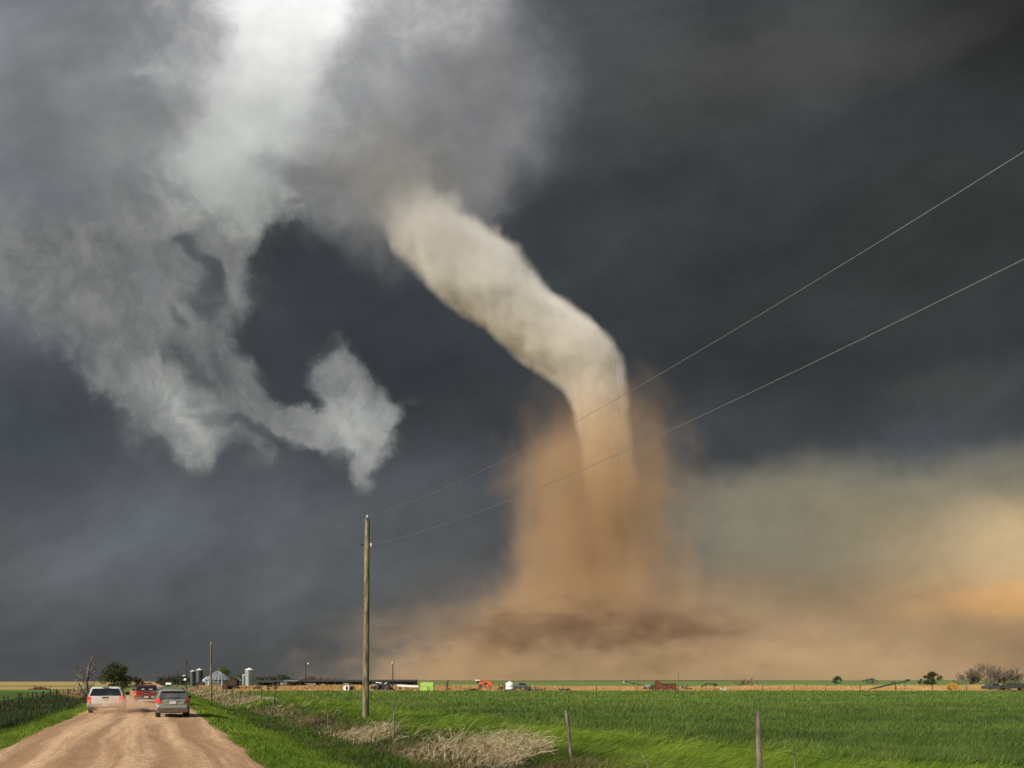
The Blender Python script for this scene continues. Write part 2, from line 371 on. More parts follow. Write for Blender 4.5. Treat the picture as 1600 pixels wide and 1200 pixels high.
        co = T.node('ShaderNodeTexCoord').outputs['Object']; x, y, z = T.sep(co)
        h = T.sstep(z, z0, z1, lin_=True)
        rm = max(p[2] for p in P); cmx = max(abs(p[1]) for p in P)+1
        rp = T.node('ShaderNodeValToRGB'); e = rp.color_ramp.elements
        while len(e) < len(P): e.new(.5)
        for i, p in enumerate(P): e[i].position = (p[0]-z0)/(z1-z0); e[i].color = (p[1]/cmx/2+.5, p[2]/rm, 0, 1)
        T.put(rp.inputs[0], h); sc_ = T.node('ShaderNodeSeparateColor'); T.l.new(rp.outputs[0], sc_.inputs[0])
        cx = T.m('MULTIPLY_ADD', sc_.outputs[0], 2*cmx, -cmx); r = T.m('MULTIPLY', sc_.outputs[1], rm)
        dx = T.m('SUBTRACT', x, cx); dy = T.m('MULTIPLY', y, 1/depth)
        dist = T.m('SQRT', T.m('ADD', T.m('MULTIPLY', dx, dx), T.m('MULTIPLY', dy, dy)))
        rho = T.m('DIVIDE', dist, r)
        no = T.noise(T.vm('MULTIPLY_ADD', co, (1, 1, vstr), (seed*517, 0, seed*91)), nscale, det, .62, .3)
        rr = T.m('MULTIPLY_ADD', T.m('SUBTRACT', no, .5), -namp, rho)
        fall = T.sstep(rr, edge[0], edge[1], 0, 1)
        tf = T.sstep(T.m('MULTIPLY_ADD', T.m('SUBTRACT', no, .5), -hn, h), h0, min(1.0, h0+.45), 1, 0)
        de = T.m('MULTIPLY', T.m('MULTIPLY', fall, tf), T.sstep(h, 0, 1, lo*dens, hi*dens, lin_=True))
        vn = T.node('ShaderNodeVolumePrincipled'); vn.inputs['Density Attribute'].default_value = ''; T.put(vn.inputs['Color'], colr); T.put(vn.inputs['Density'], de); vn.inputs['Anisotropy'].default_value = aniso
        T.l.new(vn.outputs[0], T.out.inputs['Volume'])
        if step: m.cycles.volume_step_rate = step
        o = mesh_obj(name, V, Fa, m, root, smooth=True); o.location = (0, yoff, 0)
        return o
    vol('dust_column', prof, 1.5, .0115, (.63, .445, .275), 1/105, 1.0, .38, edge=(1.25, .1), aniso=-.1, namp=1.6, det=5, vstr=.75)
    low = [(885,980,210),(935,985,310),(970,1010,410),(1010,1040,460),(1063,1050,500)]
    vol('dust_skirt', low, 1.25, .0021, (.63, .48, .335), 1/110, 1.5, .45, depth=.6, edge=(1.3, -.1), seed=3, vstr=1.8, aniso=-.1, namp=2.4, det=5)
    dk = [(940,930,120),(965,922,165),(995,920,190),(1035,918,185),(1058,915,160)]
    vol('shaded_dust_ring', dk, 1.4, .014, (.30, .205, .14), 1/75, .9, .9, edge=(1.2, .3), seed=7, vstr=2.2, aniso=0, namp=2.4, det=6, yoff=-150, hn=1.6, h0=.35)  # shaded band in the dense dust, its shade put in as a low albedo
    rl = [(985,960,250),(1010,970,290),(1040,990,340),(1063,1000,370)]
    vol('dust_roll', rl, 1.3, .0065, (.68, .505, .34), 1/60, 1.4, .7, depth=.7, edge=(1.2, .3), seed=11, vstr=1.6, aniso=-.1, namp=1.7, det=6, yoff=-260, hn=2.4, h0=.22)
build_tornado()
# ---------------------------------------------------------------- materials
def surf(name, c1, c2=None, scale=4, rough=.8, metal=0, detail=5, bump=0, stretch=(1, 1, 1), coat=0, bscale=None, emit=None, attr=None, nrm=None):
    m, T = new_mat(name)
    co = T.node('ShaderNodeTexCoord').outputs['Object']; cs = T.vm('MULTIPLY', co, stretch)
    b = T.node('ShaderNodeBsdfPrincipled')
    n = T.noise(cs, scale, detail, .6)
    c2 = c2 or tuple(v*.72 for v in c1)
    T.put(b.inputs['Base Color'], T.mix(T.sstep(n, .32, .68), c1, c2))
    T.put(b.inputs['Roughness'], T.sstep(n, .3, .7, rough*.85, min(1, rough*1.1)))
    b.inputs['Metallic'].default_value = metal; b.inputs['Coat Weight'].default_value = coat
    b.inputs['Specular IOR Level'].default_value = .3 if rough > .6 else .5
    if emit:
        b.inputs['Emission Color'].default_value = (*emit[0], 1); b.inputs['Emission Strength'].default_value = emit[1]
    if bump:
        bp = T.node('ShaderNodeBump'); bp.inputs['Strength'].default_value = bump; bp.inputs['Distance'].default_value = .02
        T.put(bp.inputs['Height'], T.noise(cs, bscale or scale*3, 6, .65)); T.l.new(bp.outputs[0], b.inputs['Normal'])
    T.l.new(b.outputs[0], T.out.inputs['Surface'])
    return m
M = {}
M['white_paint'] = surf('white_paint', (.72, .72, .69), (.60, .57, .51), 2.5, .35, coat=.4)
M['red_paint'] = surf('red_paint', (.25, .028, .018), (.17, .035, .022), 2, .4, coat=.4)
M['green_grey_paint'] = surf('green_grey_paint', (.30, .33, .30), (.30, .30, .25), 2, .38, .3, coat=.4)
M['teal_paint'] = surf('teal_paint', (.10, .15, .15), (.13, .16, .15), 2, .38, .2, coat=.4)
M['dusty_trim'] = surf('dusty_trim', (.085, .07, .058), (.14, .105, .078), 5, .85)
M['glass'] = surf('glass', (.012, .013, .016), (.018, .018, .02), 1, .08)
M['glass_grey'] = surf('glass_grey', (.10, .11, .11), (.05, .055, .058), 2.2, .12)
M['tyre'] = surf('tyre', (.035, .03, .027), (.075, .058, .045), 6, .9)
M['rim'] = surf('rim', (.3, .29, .27), (.2, .18, .16), 6, .5, .6)
M['lens_red'] = surf('lens_red', (.24, .03, .022), (.16, .025, .02), 9, .25)
M['lens_lit'] = surf('lens_lit', (.6, .03, .02), None, 9, .2, emit=((1, .09, .05), .55))
M['plate'] = surf('plate', (.62, .64, .62), (.5, .5, .48), 22, .5)
M['chrome'] = surf('chrome', (.62, .6, .56), (.45, .42, .38), 5, .3, .8)
M['wood_pole'] = surf('wood_pole', (.26, .22, .13), (.065, .058, .035), 7, .9, stretch=(1, 1, .14), bump=.9, bscale=14)
M['wood_post'] = surf('wood_post', (.20, .175, .13), (.05, .042, .032), 12, .9, stretch=(1, 1, .15), bump=1, bscale=20)
M['dark_post'] = surf('dark_post', (.055, .047, .038), (.03, .027, .022), 9, .9)
M['porcelain'] = surf('porcelain', (.7, .72, .74), None, 4, .25)
M['iron'] = surf('iron', (.05, .045, .042), (.03, .028, .026), 9, .6, .5)
M['wire'] = surf('wire', (.34, .33, .31), (.27, .26, .25), 3, .5, .5)
M['galv'] = surf('galvanised', (.33, .37, .385), (.22, .25, .27), 1.2, .45, .45, stretch=(1, 1, .3))
M['galv_dark'] = surf('galvanised_dark', (.045, .05, .058), (.075, .08, .088), 1.2, .6, .2, stretch=(1, 1, .3))
M['cap_white'] = surf('cap_white', (.78, .79, .78), (.66, .67, .66), 2, .4)
M['rust'] = surf('rust', (.16, .05, .025), (.07, .028, .018), 3, .9, bump=.5)
M['rust_dark'] = surf('rust_dark', (.055, .03, .02), (.028, .018, .014), 3, .9, bump=.5)
M['scrap'] = surf('scrap', (.05, .048, .044), (.022, .022, .021), 2.5, .85)
M['scrap_green'] = surf('scrap_green', (.055, .075, .055), (.03, .035, .03), 2.5, .85)
M['lime'] = surf('lime', (.36, .54, .10), (.28, .43, .09), 1.5, .6)
M['orange_red'] = surf('orange_red', (.58, .10, .03), (.32, .05, .02), 1.5, .6)
M['yellow'] = surf('yellow', (.36, .21, .03), (.25, .13, .02), 2, .6)
M['dark_roof'] = surf('dark_roof', (.05, .045, .042), (.03, .028, .027), 1.2, .9)
M['grey_board'] = surf('grey_board', (.22, .22, .20), (.12, .115, .10), 2, .9, stretch=(1, 1, .2))
M['bark'] = surf('bark', (.10, .075, .055), (.055, .042, .032), 6, .95, bump=.6, stretch=(1, 1, .25))
M['bark_pale'] = surf('bark_pale', (.34, .31, .28), (.10, .08, .065), 1.1, .95, bump=.5, stretch=(1, 1, .5))
M['twig'] = surf('twig', (.17, .135, .10), (.11, .088, .068), 1.5, .95)
M['twig_red'] = surf('twig_red', (.20, .125, .07), (.13, .085, .05), 1.5, .95)
M['canvas'] = surf('canvas', (.6, .59, .55), (.42, .41, .38), 1, .8)

# ---------------------------------------------------------------- geometry helpers
class MB:
    """collects shapes into one mesh"""
    def __init__(s): s.v = []; s.f = []
    def add(s, v, f):
        k = len(s.v); s.v += [tuple(p) for p in v]; s.f += [tuple(i+k for i in q) for q in f]; return s
    def box(s, c, d, rz=0, rx=0, ry=0, taper=1.0, bev=0.0):
        x, y, z = (q/2 for q in d)
        from mathutils import Euler, Vector
        e = Euler((rx, ry, rz)).to_matrix()
        b = min(bev, x*.9, y*.9)
        ring = [(-x+b, -y), (x-b, -y), (x, -y+b), (x, y-b), (x-b, y), (-x+b, y), (-x, y-b), (-x, -y+b)] if b > 0 else [(-x, -y), (x, -y), (x, y), (-x, y)]
        n = len(ring); V = []
        for zz, k in (((-z, 1), (z, taper)) if b == 0 else ((-z, 1-b/max(x, y)*.6), (-z+min(b, z*.9), 1), (z-min(b, z*.9), taper), (z, taper*(1-b/max(x, y)*.6)))):
            for p in ring: V.append(Vector(c)+e @ Vector((p[0]*k, p[1]*k, zz)))
        m = len(V)//n
        Fs = [tuple(range(n-1, -1, -1)), tuple((m-1)*n+i for i in range(n))]
        for r in range(m-1):
            for i in range(n): Fs.append((r*n+i, r*n+(i+1) % n, (r+1)*n+(i+1) % n, (r+1)*n+i))
        return s.add(V, Fs)
    def tube(s, pts, rads, K=8, cap=True):
        from mathutils import Vector
        P = [Vector(p) for p in pts]; n = len(P)
        if not hasattr(rads, '__len__'): rads = [rads]*n
        V = []; ref = None
        for i in range(n):
            d = (P[min(i+1, n-1)]-P[max(i-1, 0)])
            d = d.normalized() if d.length > 1e-9 else Vector((0, 0, 1))
            if ref is None: ref = Vector((1, 0, 0)) if abs(d.x) < .9 else Vector((0, 1, 0))
            a = (ref-d*ref.dot(d)).normalized(); b = d.cross(a); ref = a
            for k in range(K): V.append(P[i]+(a*cos(2*pi*k/K)+b*sin(2*pi*k/K))*rads[i])
        Fs = []
        for i in range(n-1):
            for k in range(K): Fs.append((i*K+k, i*K+(k+1) % K, (i+1)*K+(k+1) % K, (i+1)*K+k))
        if cap and K > 2: Fs += [tuple(range(K-1, -1, -1)), tuple((n-1)*K+k for k in range(K))]
        return s.add(V, Fs)
    def lathe(s, c, prof, K=24):
        V = []; n = len(prof)
        for r, z in prof:
            for k in range(K): V.append((c[0]+r*cos(2*pi*k/K), c[1]+r*sin(2*pi*k/K), c[2]+z))
        Fs = []
        for i in range(n-1):
            for k in range(K): Fs.append((i*K+k, i*K+(k+1) % K, (i+1)*K+(k+1) % K, (i+1)*K+k))
        Fs += [tuple(range(K-1, -1, -1)), tuple((n-1)*K+k for k in range(K))]
        return s.add(V, Fs)
    def prism(s, poly, x0, x1):
        """polygon in (y, z) drawn out along x"""
        n = len(poly)
        V = [(x0, y, z) for y, z in poly]+[(x1, y, z) for y, z in poly]
        return s.add(V, [tuple(range(n-1, -1, -1)), tuple(n+i for i in range(n))]+[(i, (i+1) % n, n+(i+1) % n, n+i) for i in range(n)])
    def loft(s, secs):
        """closed rings of equal length"""
        n = len(secs[0]); V = [p for q in secs for p in q]; m = len(secs)
        Fs = [tuple(range(n-1, -1, -1)), tuple((m-1)*n+i for i in range(n))]
        for r in range(m-1):
            for i in range(n): Fs.append((r*n+i, r*n+(i+1) % n, (r+1)*n+(i+1) % n, (r+1)*n+i))
        return s.add(V, Fs)
    def build(s, name, mat, parent=None, smooth=False):
        o = mesh_obj(name, s.v, s.f, M[mat] if isinstance(mat, str) else mat, parent)
        if smooth:
            me = o.data
            me.polygons.foreach_set('use_smooth', np.ones(len(me.polygons), bool))
            bm = bmesh.new(); bm.from_mesh(me); bmesh.ops.recalc_face_normals(bm, faces=bm.faces)
            for e in bm.edges:
                if len(e.link_faces) == 2 and e.calc_face_angle(0) > .7: e.smooth = False
            bm.to_mesh(me); bm.free()
        return o
# ---------------------------------------------------------------- the lie of the land
A = R(27.62); DX, DY = -sin(A), cos(A); NX, NY = cos(A), sin(A)       # along the road, across it
def st(x, y): return x*DX+y*DY, x*NX+y*NY
def xy(s, t): return s*DX+t*NX, s*DY+t*NY
def smooth(a, b, v):
    q = np.clip((v-a)/(b-a), 0, 1); return q*q*(3-2*q)
def gz(x, y):
    """height of the ground"""
    x = np.asarray(x, float); y = np.asarray(y, float); s, t = x*DX+y*DY, x*NX+y*NY
    z = -.50*(smooth(2.3, 5.6, t)-smooth(6.2, 9.2, t))
    z = z-.45*(smooth(-4.3, -6.6, t)-smooth(-7.6, -10.4, t))
    z = z+.05*np.exp(-((t+.95)/2.6)**2)
    z = z+.10*np.exp(-((t-9.6)/1.0)**2)
    w = .06*np.sin(s*.31+t*.2)*np.sin(t*.8+s*.05)*(smooth(2.4, 5, t)+smooth(-4.3, -7, t))
    far = smooth(170, 900, y)
    return z+w*(y < 160)+far*.0031*np.clip(x, -4000, 4000)
def gzf(x, y): return float(gz(x, y))
def build_ground():
    S = np.concatenate([np.arange(-30, 120, 1.0), np.geomspace(120, 9000, 70)])
    tt = np.concatenate([np.arange(-14, 22, .5), np.geomspace(22, 9000, 60)]); tt = np.unique(np.concatenate([tt, -np.geomspace(14.5, 9000, 60)]))
    Sg, Tg = np.meshgrid(S, tt, indexing='ij')
    X = Sg*DX+Tg*NX; Y = Sg*DY+Tg*NY
    Z = gz(X, Y)
    V = np.stack([X, Y, Z], -1).reshape(-1, 3); n, k = Sg.shape
    i, j = np.meshgrid(np.arange(n-1), np.arange(k-1), indexing='ij')
    Fq = np.stack([i*k+j, (i+1)*k+j, (i+1)*k+j+1, i*k+j+1], -1).reshape(-1, 4)[:, ::-1]
    m, T = new_mat('ground')
    co = T.node('ShaderNodeTexCoord').outputs['Object']; x, y, z = T.sep(co)
    t = T.m('MULTIPLY_ADD', x, NX, T.m('MULTIPLY', y, NY))
    nz = T.noise(co, 1.3, 6, .65); big = T.noise(T.vm('MULTIPLY', co, (.3, 1, 1)), 1/55, 4, .6)
    yn = T.m('MULTIPLY_ADD', T.m('SUBTRACT', T.noise(T.vm('MULTIPLY', co, (1, 0, 0)), 1/14, 4, .6), .5), 14, y)
    green = T.mix(nz, (.045, .085, .018), (.085, .135, .030))
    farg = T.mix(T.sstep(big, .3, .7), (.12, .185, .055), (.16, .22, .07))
    straw = T.mix(nz, (.40, .27, .11), (.26, .18, .08))
    gold = T.mix(T.sstep(big, .3, .7), (.42, .30, .12), (.34, .25, .11))
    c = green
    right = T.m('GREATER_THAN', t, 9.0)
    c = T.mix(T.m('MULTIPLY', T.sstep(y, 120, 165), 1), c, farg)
    c = T.mix(T.m('MULTIPLY', right, T.m('MULTIPLY', T.m('GREATER_THAN', yn, 138), T.m('LESS_THAN', yn, 178))), c, straw)
    c = T.mix(T.m('MULTIPLY', right, T.sstep(y, 1000, 1900)), c, (.22, .17, .10))
    left = T.m('LESS_THAN', t, -10.2)
    for a, b in ((166, 236), (292, 9000)):
        c = T.mix(T.m('MULTIPLY', left, T.m('MULTIPLY', T.m('GREATER_THAN', yn, a), T.m('LESS_THAN', yn, b))), c, gold)
    # trampled straw and soil under the dead weeds of the right verge and under the left fence
    wv = T.m('MULTIPLY', T.sstep(t, 6.0, 7.0), T.sstep(t, 9.2, 10.4, 1, 0))
    c = T.mix(T.m('MULTIPLY', wv, T.sstep(T.noise(co, .35, 4, .6), .40, .55)), c, T.mix(nz, (.17, .12, .06), (.09, .07, .035)))
    wl = T.m('MULTIPLY', T.sstep(t, -11.5, -9.5), T.sstep(t, -7.2, -8.2))
    c = T.mix(T.m('MULTIPLY', wl, .6), c, (.07, .065, .03))
    # the dirt shoulder beside the road
    c = T.mix(T.m('MULTIPLY', T.sstep(t, -5.0, -4.2), T.sstep(t, 3.0, 2.3)), c, T.mix(nz, (.30, .19, .12), (.22, .14, .09)))
    b = T.node('ShaderNodeBsdfPrincipled'); T.put(b.inputs['Base Color'], c); b.inputs['Roughness'].default_value = .95; b.inputs['Specular IOR Level'].default_value = .1
    bp = T.node('ShaderNodeBump'); bp.inputs['Strength'].default_value = .6; bp.inputs['Distance'].default_value = .08
    T.put(bp.inputs['Height'], T.noise(co, 3.5, 7, .7)); T.l.new(bp.outputs[0], b.inputs['Normal']); T.l.new(b.outputs[0], T.out.inputs['Surface'])
    tag(mesh_obj('ground', V, Fq, m, smooth=True), kind='structure')
def build_road():
    S = np.concatenate([np.arange(-12, 120, .5), np.geomspace(120, 2600, 70)]); k = 33
    V = []; r = np.random.RandomState(2)
    wl = vnoise3(np.stack([S*.35, S*0, S*0], -1), 11)*.22+vnoise3(np.stack([S*1.3, S*0, S*0], -1), 12)*.10
    wr = vnoise3(np.stack([S*.35, S*0+5, S*0], -1), 13)*.22+vnoise3(np.stack([S*1.3, S*0+5, S*0], -1), 14)*.10
    u = np.linspace(0, 1, k)
    Tt = (-4.4+wl)[:, None]*(1-u)+(2.5+wr)[:, None]*u
    Sg = np.repeat(S[:, None], k, 1); X = Sg*DX+Tt*NX; Y = Sg*DY+Tt*NY
    rut = 0
    for c_, w_, d_ in ((-3.2, .33, -.022), (-1.65, .33, -.022), (.15, .35, -.02), (1.6, .35, -.022), (-2.4, .3, .018), (-.75, .3, .028), (.9, .3, .018)):
        cc = c_+.16*np.sin(Sg*.09+c_)
        rut = rut+d_*np.exp(-((Tt-cc)/w_)**2)
    P = np.stack([X, Y, X*0], -1).reshape(-1, 3)
    bumpy = (vnoise3(P*1.1, 21)*.012+vnoise3(P*3.1, 22)*.006).reshape(X.shape)
    edge = np.minimum(u, 1-u)*(6.9); drop = -.035*np.clip(1-edge/.25, 0, 1)
    Z = gz(X, Y)+.045+rut+bumpy+drop
    V = np.stack([X, Y, Z], -1).reshape(-1, 3); n = len(S)
    i, j = np.meshgrid(np.arange(n-1), np.arange(k-1), indexing='ij')
    Fq = np.stack([i*k+j, (i+1)*k+j, (i+1)*k+j+1, i*k+j+1], -1).reshape(-1, 4)[:, ::-1]
    m, T = new_mat('packed_dirt')
    co = T.node('ShaderNodeTexCoord').outputs['Object']; x, y, z = T.sep(co)
    t = T.m('MULTIPLY_ADD', x, NX, T.m('MULTIPLY', y, NY)); s = T.m('MULTIPLY_ADD', x, DX, T.m('MULTIPLY', y, DY))
    cs = T.comb(T.m('MULTIPLY', s, .10), t, 0)
    wob = T.m('MULTIPLY_ADD', T.m('SUBTRACT', T.noise(T.comb(T.m('MULTIPLY', s, .05), 0, 0), 1.0, 3, .5), .5), 1.8, t)
    st_ = T.noise(T.comb(T.m('MULTIPLY', s, .035), wob, 0), .95, 5, .62)        # long tracks
    fine = T.noise(co, 7, 8, .75); mid = T.noise(co, 1.1, 5, .6)
    c = T.mix(T.sstep(st_, .42, .58), (.35, .215, .12), (.67, .46, .28))
    c = T.mix(T.sstep(mid, .35, .7, 0, .5), c, (.47, .31, .19))
    peb = T.node('ShaderNodeTexVoronoi'); T.put(peb.inputs['Vector'], co); peb.inputs['Scale'].default_value = 16
    c = T.mix(T.sstep(fine, .40, .66, 0, .8), c, (.24, .145, .085))
    c = T.mix(T.sstep(peb.outputs['Distance'], .28, .12, 0, .45), c, T.mix(fine, (.45, .34, .25), (.20, .13, .09)))
    b = T.node('ShaderNodeBsdfPrincipled'); T.put(b.inputs['Base Color'], c); b.inputs['Roughness'].default_value = .95; b.inputs['Specular IOR Level'].default_value = .15
    bp = T.node('ShaderNodeBump'); bp.inputs['Strength'].default_value = .75; bp.inputs['Distance'].default_value = .05
    hgt = T.m('ADD', T.m('MULTIPLY', fine, .6), T.m('MULTIPLY', T.m('ADD', st_, mid), 1.0))
    T.put(bp.inputs['Height'], hgt); T.l.new(bp.outputs[0], b.inputs['Normal']); T.l.new(b.outputs[0], T.out.inputs['Surface'])
    tag(mesh_obj('dirt_road', V, Fq, m, smooth=True), kind='structure')
build_ground(); build_road()

# ---------------------------------------------------------------- grasses: blades as one mesh for each kind
def leaf_mat(name, stops, rough=.6, trans=.35):
    m, T = new_mat(name)
    a = T.node('ShaderNodeAttribute', attribute_name='tint').outputs['Fac']
    c = T.ramp(a, stops)
    d = T.node('ShaderNodeBsdfPrincipled'); T.put(d.inputs['Base Color'], c); d.inputs['Roughness'].default_value = rough; d.inputs['Specular IOR Level'].default_value = .25
    t = T.node('ShaderNodeBsdfTranslucent'); T.put(t.inputs[0], c)
    x = T.node('ShaderNodeMixShader'); x.inputs[0].default_value = trans
    T.l.new(d.outputs[0], x.inputs[1]); T.l.new(t.outputs[0], x.inputs[2]); T.l.new(x.outputs[0], T.out.inputs['Surface'])
    return m
def blades(name, X, Y, h, w, mat, lean=(.2, 0), jit=.25, tint=None, seed=0, z0=None, bend=.5, kind='stuff', curl=0):
    r = np.random.RandomState(seed); n = len(X)
    h = np.broadcast_to(h, n)*r.uniform(.65, 1.25, n); w = np.broadcast_to(w, n)
    Z = gz(X, Y)-.02 if z0 is None else z0
    ang = r.uniform(0, 2*pi, n); wx, wy = np.cos(ang)*w/2, np.sin(ang)*w/2
    lx = (lean[0]+r.normal(0, jit, n))*h; ly = (lean[1]+r.normal(0, jit, n))*h
    l = np.sqrt(lx*lx+ly*ly); vz = h*np.clip(1-.35*(l/h)**2, .3, 1)
    P = np.zeros((n, 7, 3))
    for i, (q, ww) in enumerate(((0, 1), (.45, .85), (.8, .5))):
        ox = lx*(q**(1+bend)); oy = ly*(q**(1+bend)); oz = vz*(q-curl*q*q)
        P[:, 2*i] = np.stack([X+ox-wx*ww, Y+oy-wy*ww, Z+oz], -1); P[:, 2*i+1] = np.stack([X+ox+wx*ww, Y+oy+wy*ww, Z+oz], -1)
    P[:, 6] = np.stack([X+lx, Y+ly, Z+vz*(1-curl)], -1)
    f = np.array([[0, 1, 3], [0, 3, 2], [2, 3, 5], [2, 5, 4], [4, 5, 6]])
    Fa = (np.arange(n)[:, None, None]*7+f[None]).reshape(-1, 3)
    o = mesh_obj(name, P.reshape(-1, 3), Fa, mat)
    tn = np.clip((np.full(n, .5) if tint is None else tint)+r.normal(0, .12, n), 0, 1)
    a = o.data.attributes.new('tint', 'FLOAT', 'POINT'); a.data.foreach_set('value', np.repeat(tn, 7).astype(np.float32))
    return tag(o, kind=kind)
def scatter(n, y0, y1, tmin, tmax, seed, p=1.0, pad=1.12):
    """points in the wedge the picture could see, thinning with distance"""
    r = np.random.RandomState(seed); out = []
    need = n
    while need > 0:
        k = need*4+1000
        u = r.rand(k)
        Y = (y0**(1-p)+u*(y1**(1-p)-y0**(1-p)))**(1/(1-p)) if abs(p-1) > 1e-6 else y0*(y1/y0)**u
        X = r.uniform(-.78*pad, .78*pad, k)*Y
        t = X*NX+Y*NY; ok = (t > tmin) & (t < tmax)
        out.append(np.stack([X[ok], Y[ok]], -1)[:need]); need -= len(out[-1])
    P = np.vstack(out); return P[:, 0], P[:, 1]
def nz2(X, Y, sc_, seed): return vnoise3(np.stack([X*sc_, Y*sc_, X*0+.5], -1), seed)
G_lush = leaf_mat('lush_grass', [(0, (.024, .052, .008)), (.5, (.11, .19, .018)), (1, (.26, .35, .04))])
G_meadow = leaf_mat('meadow_grass', [(0, (.035, .07, .008)), (.5, (.15, .245, .022)), (1, (.30, .39, .05))])
G_wheat = leaf_mat('wheat_leaf', [(0, (.030, .066, .013)), (.5, (.096, .162, .030)), (1, (.22, .285, .058))])
G_dry = leaf_mat('dry_grass', [(0, (.24, .13, .05)), (.5, (.48, .31, .12)), (1, (.66, .50, .24))], .8, .3)
G_dead = leaf_mat('dead_stalk', [(0, (.085, .058, .032)), (.5, (.25, .19, .105)), (1, (.58, .49, .30))], .8, .15)
G_reed = leaf_mat('reed_green', [(0, (.022, .035, .014)), (.5, (.05, .075, .022)), (1, (.16, .15, .06))])
G_ditch = leaf_mat('ditch_leaf', [(0, (.020, .032, .010)), (.45, (.055, .085, .018)), (.6, (.12, .105, .045)), (1, (.22, .165, .085))])
def build_grass():
    # verge right of the road
    X, Y = scatter(95000, 13, 130, 2.35, 7.0, 1, 1.7)
    s, t = st(X, Y); tn = .62+.28*nz2(X, Y, .45, 3)-.30*smooth(4.4, 6.2, t)+.1*nz2(X, Y, 1.6, 8)
    hh = (.20+.10*nz2(X, Y, .6, 4))*(.35+.65*smooth(2.3, 3.1, t))
    blades('verge_grass', X, Y, hh, np.maximum(.010, .00085*Y), G_lush, (.25, -.10), .28, tn, 1)
    # verge left of the road
    X, Y = scatter(60000, 20, 130, -10.5, -4.2, 2, 1.6)
    s, t = st(X, Y); tn = .42+.28*nz2(X, Y, .4, 5)+.25*smooth(-6.5, -5, t)-.25*smooth(-7, -8.5, t)
    blades('verge_grass', X, Y, (.26+.10*nz2(X, Y, .5, 6))*(.3+.7*smooth(-4.2, -5.0, t)), np.maximum(.010, .0008*Y), G_lush, (.2, -.05), .25, tn, 2)
    X, Y = scatter(34000, 24, 130, -11.5, -7.0, 3, 1.6)
    blades('reeds', X, Y, .55+.25*nz2(X, Y, .3, 7), np.maximum(.012, .0008*Y), G_reed, (.2, 0), .2, .45+.3*nz2(X, Y, .5, 9), 3)
    # wind-laid bright grass between fence and crop
    X, Y = scatter(150000, 11.5, 130, 8.6, 19.5, 4, 1.9)
    s, t = st(X, Y); lim = 17.2+1.5*nz2(X, Y, .12, 10)+.8*nz2(X, Y, .5, 11); ok = t < lim+np.random.RandomState(44).normal(0, 1.1, len(t)); X, Y, t = X[ok], Y[ok], t[ok]
    wav = nz2(X*.6+Y*.5, Y, .9, 12)*.5+nz2(X, Y, 2.0, 13)*.3
    tn = .36+.80*wav+.26*smooth(10, 15.5, t)+.18*nz2(X, Y, 4.5, 51)
    o = blades('meadow_grass', X, Y, .52+.16*wav, np.maximum(.010, .0007*Y), G_meadow, (1.0, -.35), .28, tn, 4, bend=.35, curl=.32)
    # the young wheat
    X, Y = scatter(230000, 17, 138, 15.8, 300, 5, 2.0)
    s, t = st(X, Y); lim = 17.0+1.5*nz2(X, Y, .12, 10)+.8*nz2(X, Y, .5, 11); ok = (t > lim+np.random.RandomState(45).normal(0, .9, len(t))); X, Y = X[ok], Y[ok]
    tn = .38+.22*nz2(X*.35, Y*1.0, .3, 14)+.26*nz2(X, Y, .9, 15)+.2*nz2(X, Y, 3.0, 55)+.30*smooth(25, 80, Y)-.12*smooth(5, 60, X)  # tint drops to the right, standing in for cloud shadow
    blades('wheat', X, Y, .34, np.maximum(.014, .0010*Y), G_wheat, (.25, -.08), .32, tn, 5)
    # straw-coloured strip of tall dry grass beyond the crop
    r = np.random.RandomState(6); n = 120000
    Y = r.uniform(136, 176, n); X = r.uniform(-.46, .92, n)*Y; s, t = st(X, Y); ok = t > 6.5; X, Y = X[ok], Y[ok]
    ed = 138+1.5*nz2(X, Y*0, .15, 17); ok = Y > ed; X, Y = X[ok], Y[ok]
    hh = (.85+.45*nz2(X, Y, .07, 16)+.25*nz2(X, Y, .35, 18))*(.40+.60*smooth(141, 156, Y))
    keep = np.ones(len(X), bool)
    for px, hw, ymax in ((362, 1.8, 151), (401, 1.2, 151), (428, 2.0, 147), (545, 1.7, 141), (597, 3.0, 148), (637.5, 2.6, 151), (667.5, 1.7, 140), (699, 1.0, 147), (740, 2.0, 141), (757, 2.6, 169), (788, 1.8, 149), (797, 1.2, 147), (815, 2.4, 151), (835, 3.0, 142), (882, 1.8, 142), (1014, 1.6, 147), (1038, 2.7, 147), (1070, 1.8, 151), (1109, 1.8, 147), (1129, 1.0, 141), (1488.5, 1.1, 142), (1552, 2.2, 147), (1586, 2.8, 143)):
        keep &= ~((np.abs(X-(px-800)/F*(ymax-1)) < hw) & (Y < ymax) & (r.rand(len(X)) < .88))
    X, Y, hh = X[keep], Y[keep], hh[keep]
    blades('dry_grass', X, Y, hh, .10, G_dry, (.25, 0), .25, .55+.25*nz2(X, Y, .12, 19)+.15*nz2(X, Y, .6, 20), 6)
    X, Y = scatter(9000, 66, 175, 6.0, 10.5, 7, 1.0)
    d_ = nz2(X, Y, .16, 21); ok = (d_ > -.35) | (Y > 100); X, Y = X[ok], Y[ok]
    blades('dry_grass', X, Y, .42+.2*nz2(X, Y, .2, 21), np.maximum(.02, .0008*Y), G_dead, (.25, 0), .25, .55+.3*nz2(X, Y, .3, 22), 7)
    X, Y = scatter(14000, 60, 140, 5.5, 10.5, 27, 1.0)
    blades('verge_grass', X, Y, .30, np.maximum(.02, .0009*Y), G_meadow, (.25, 0), .3, .35+.3*nz2(X, Y, .3, 29), 27)
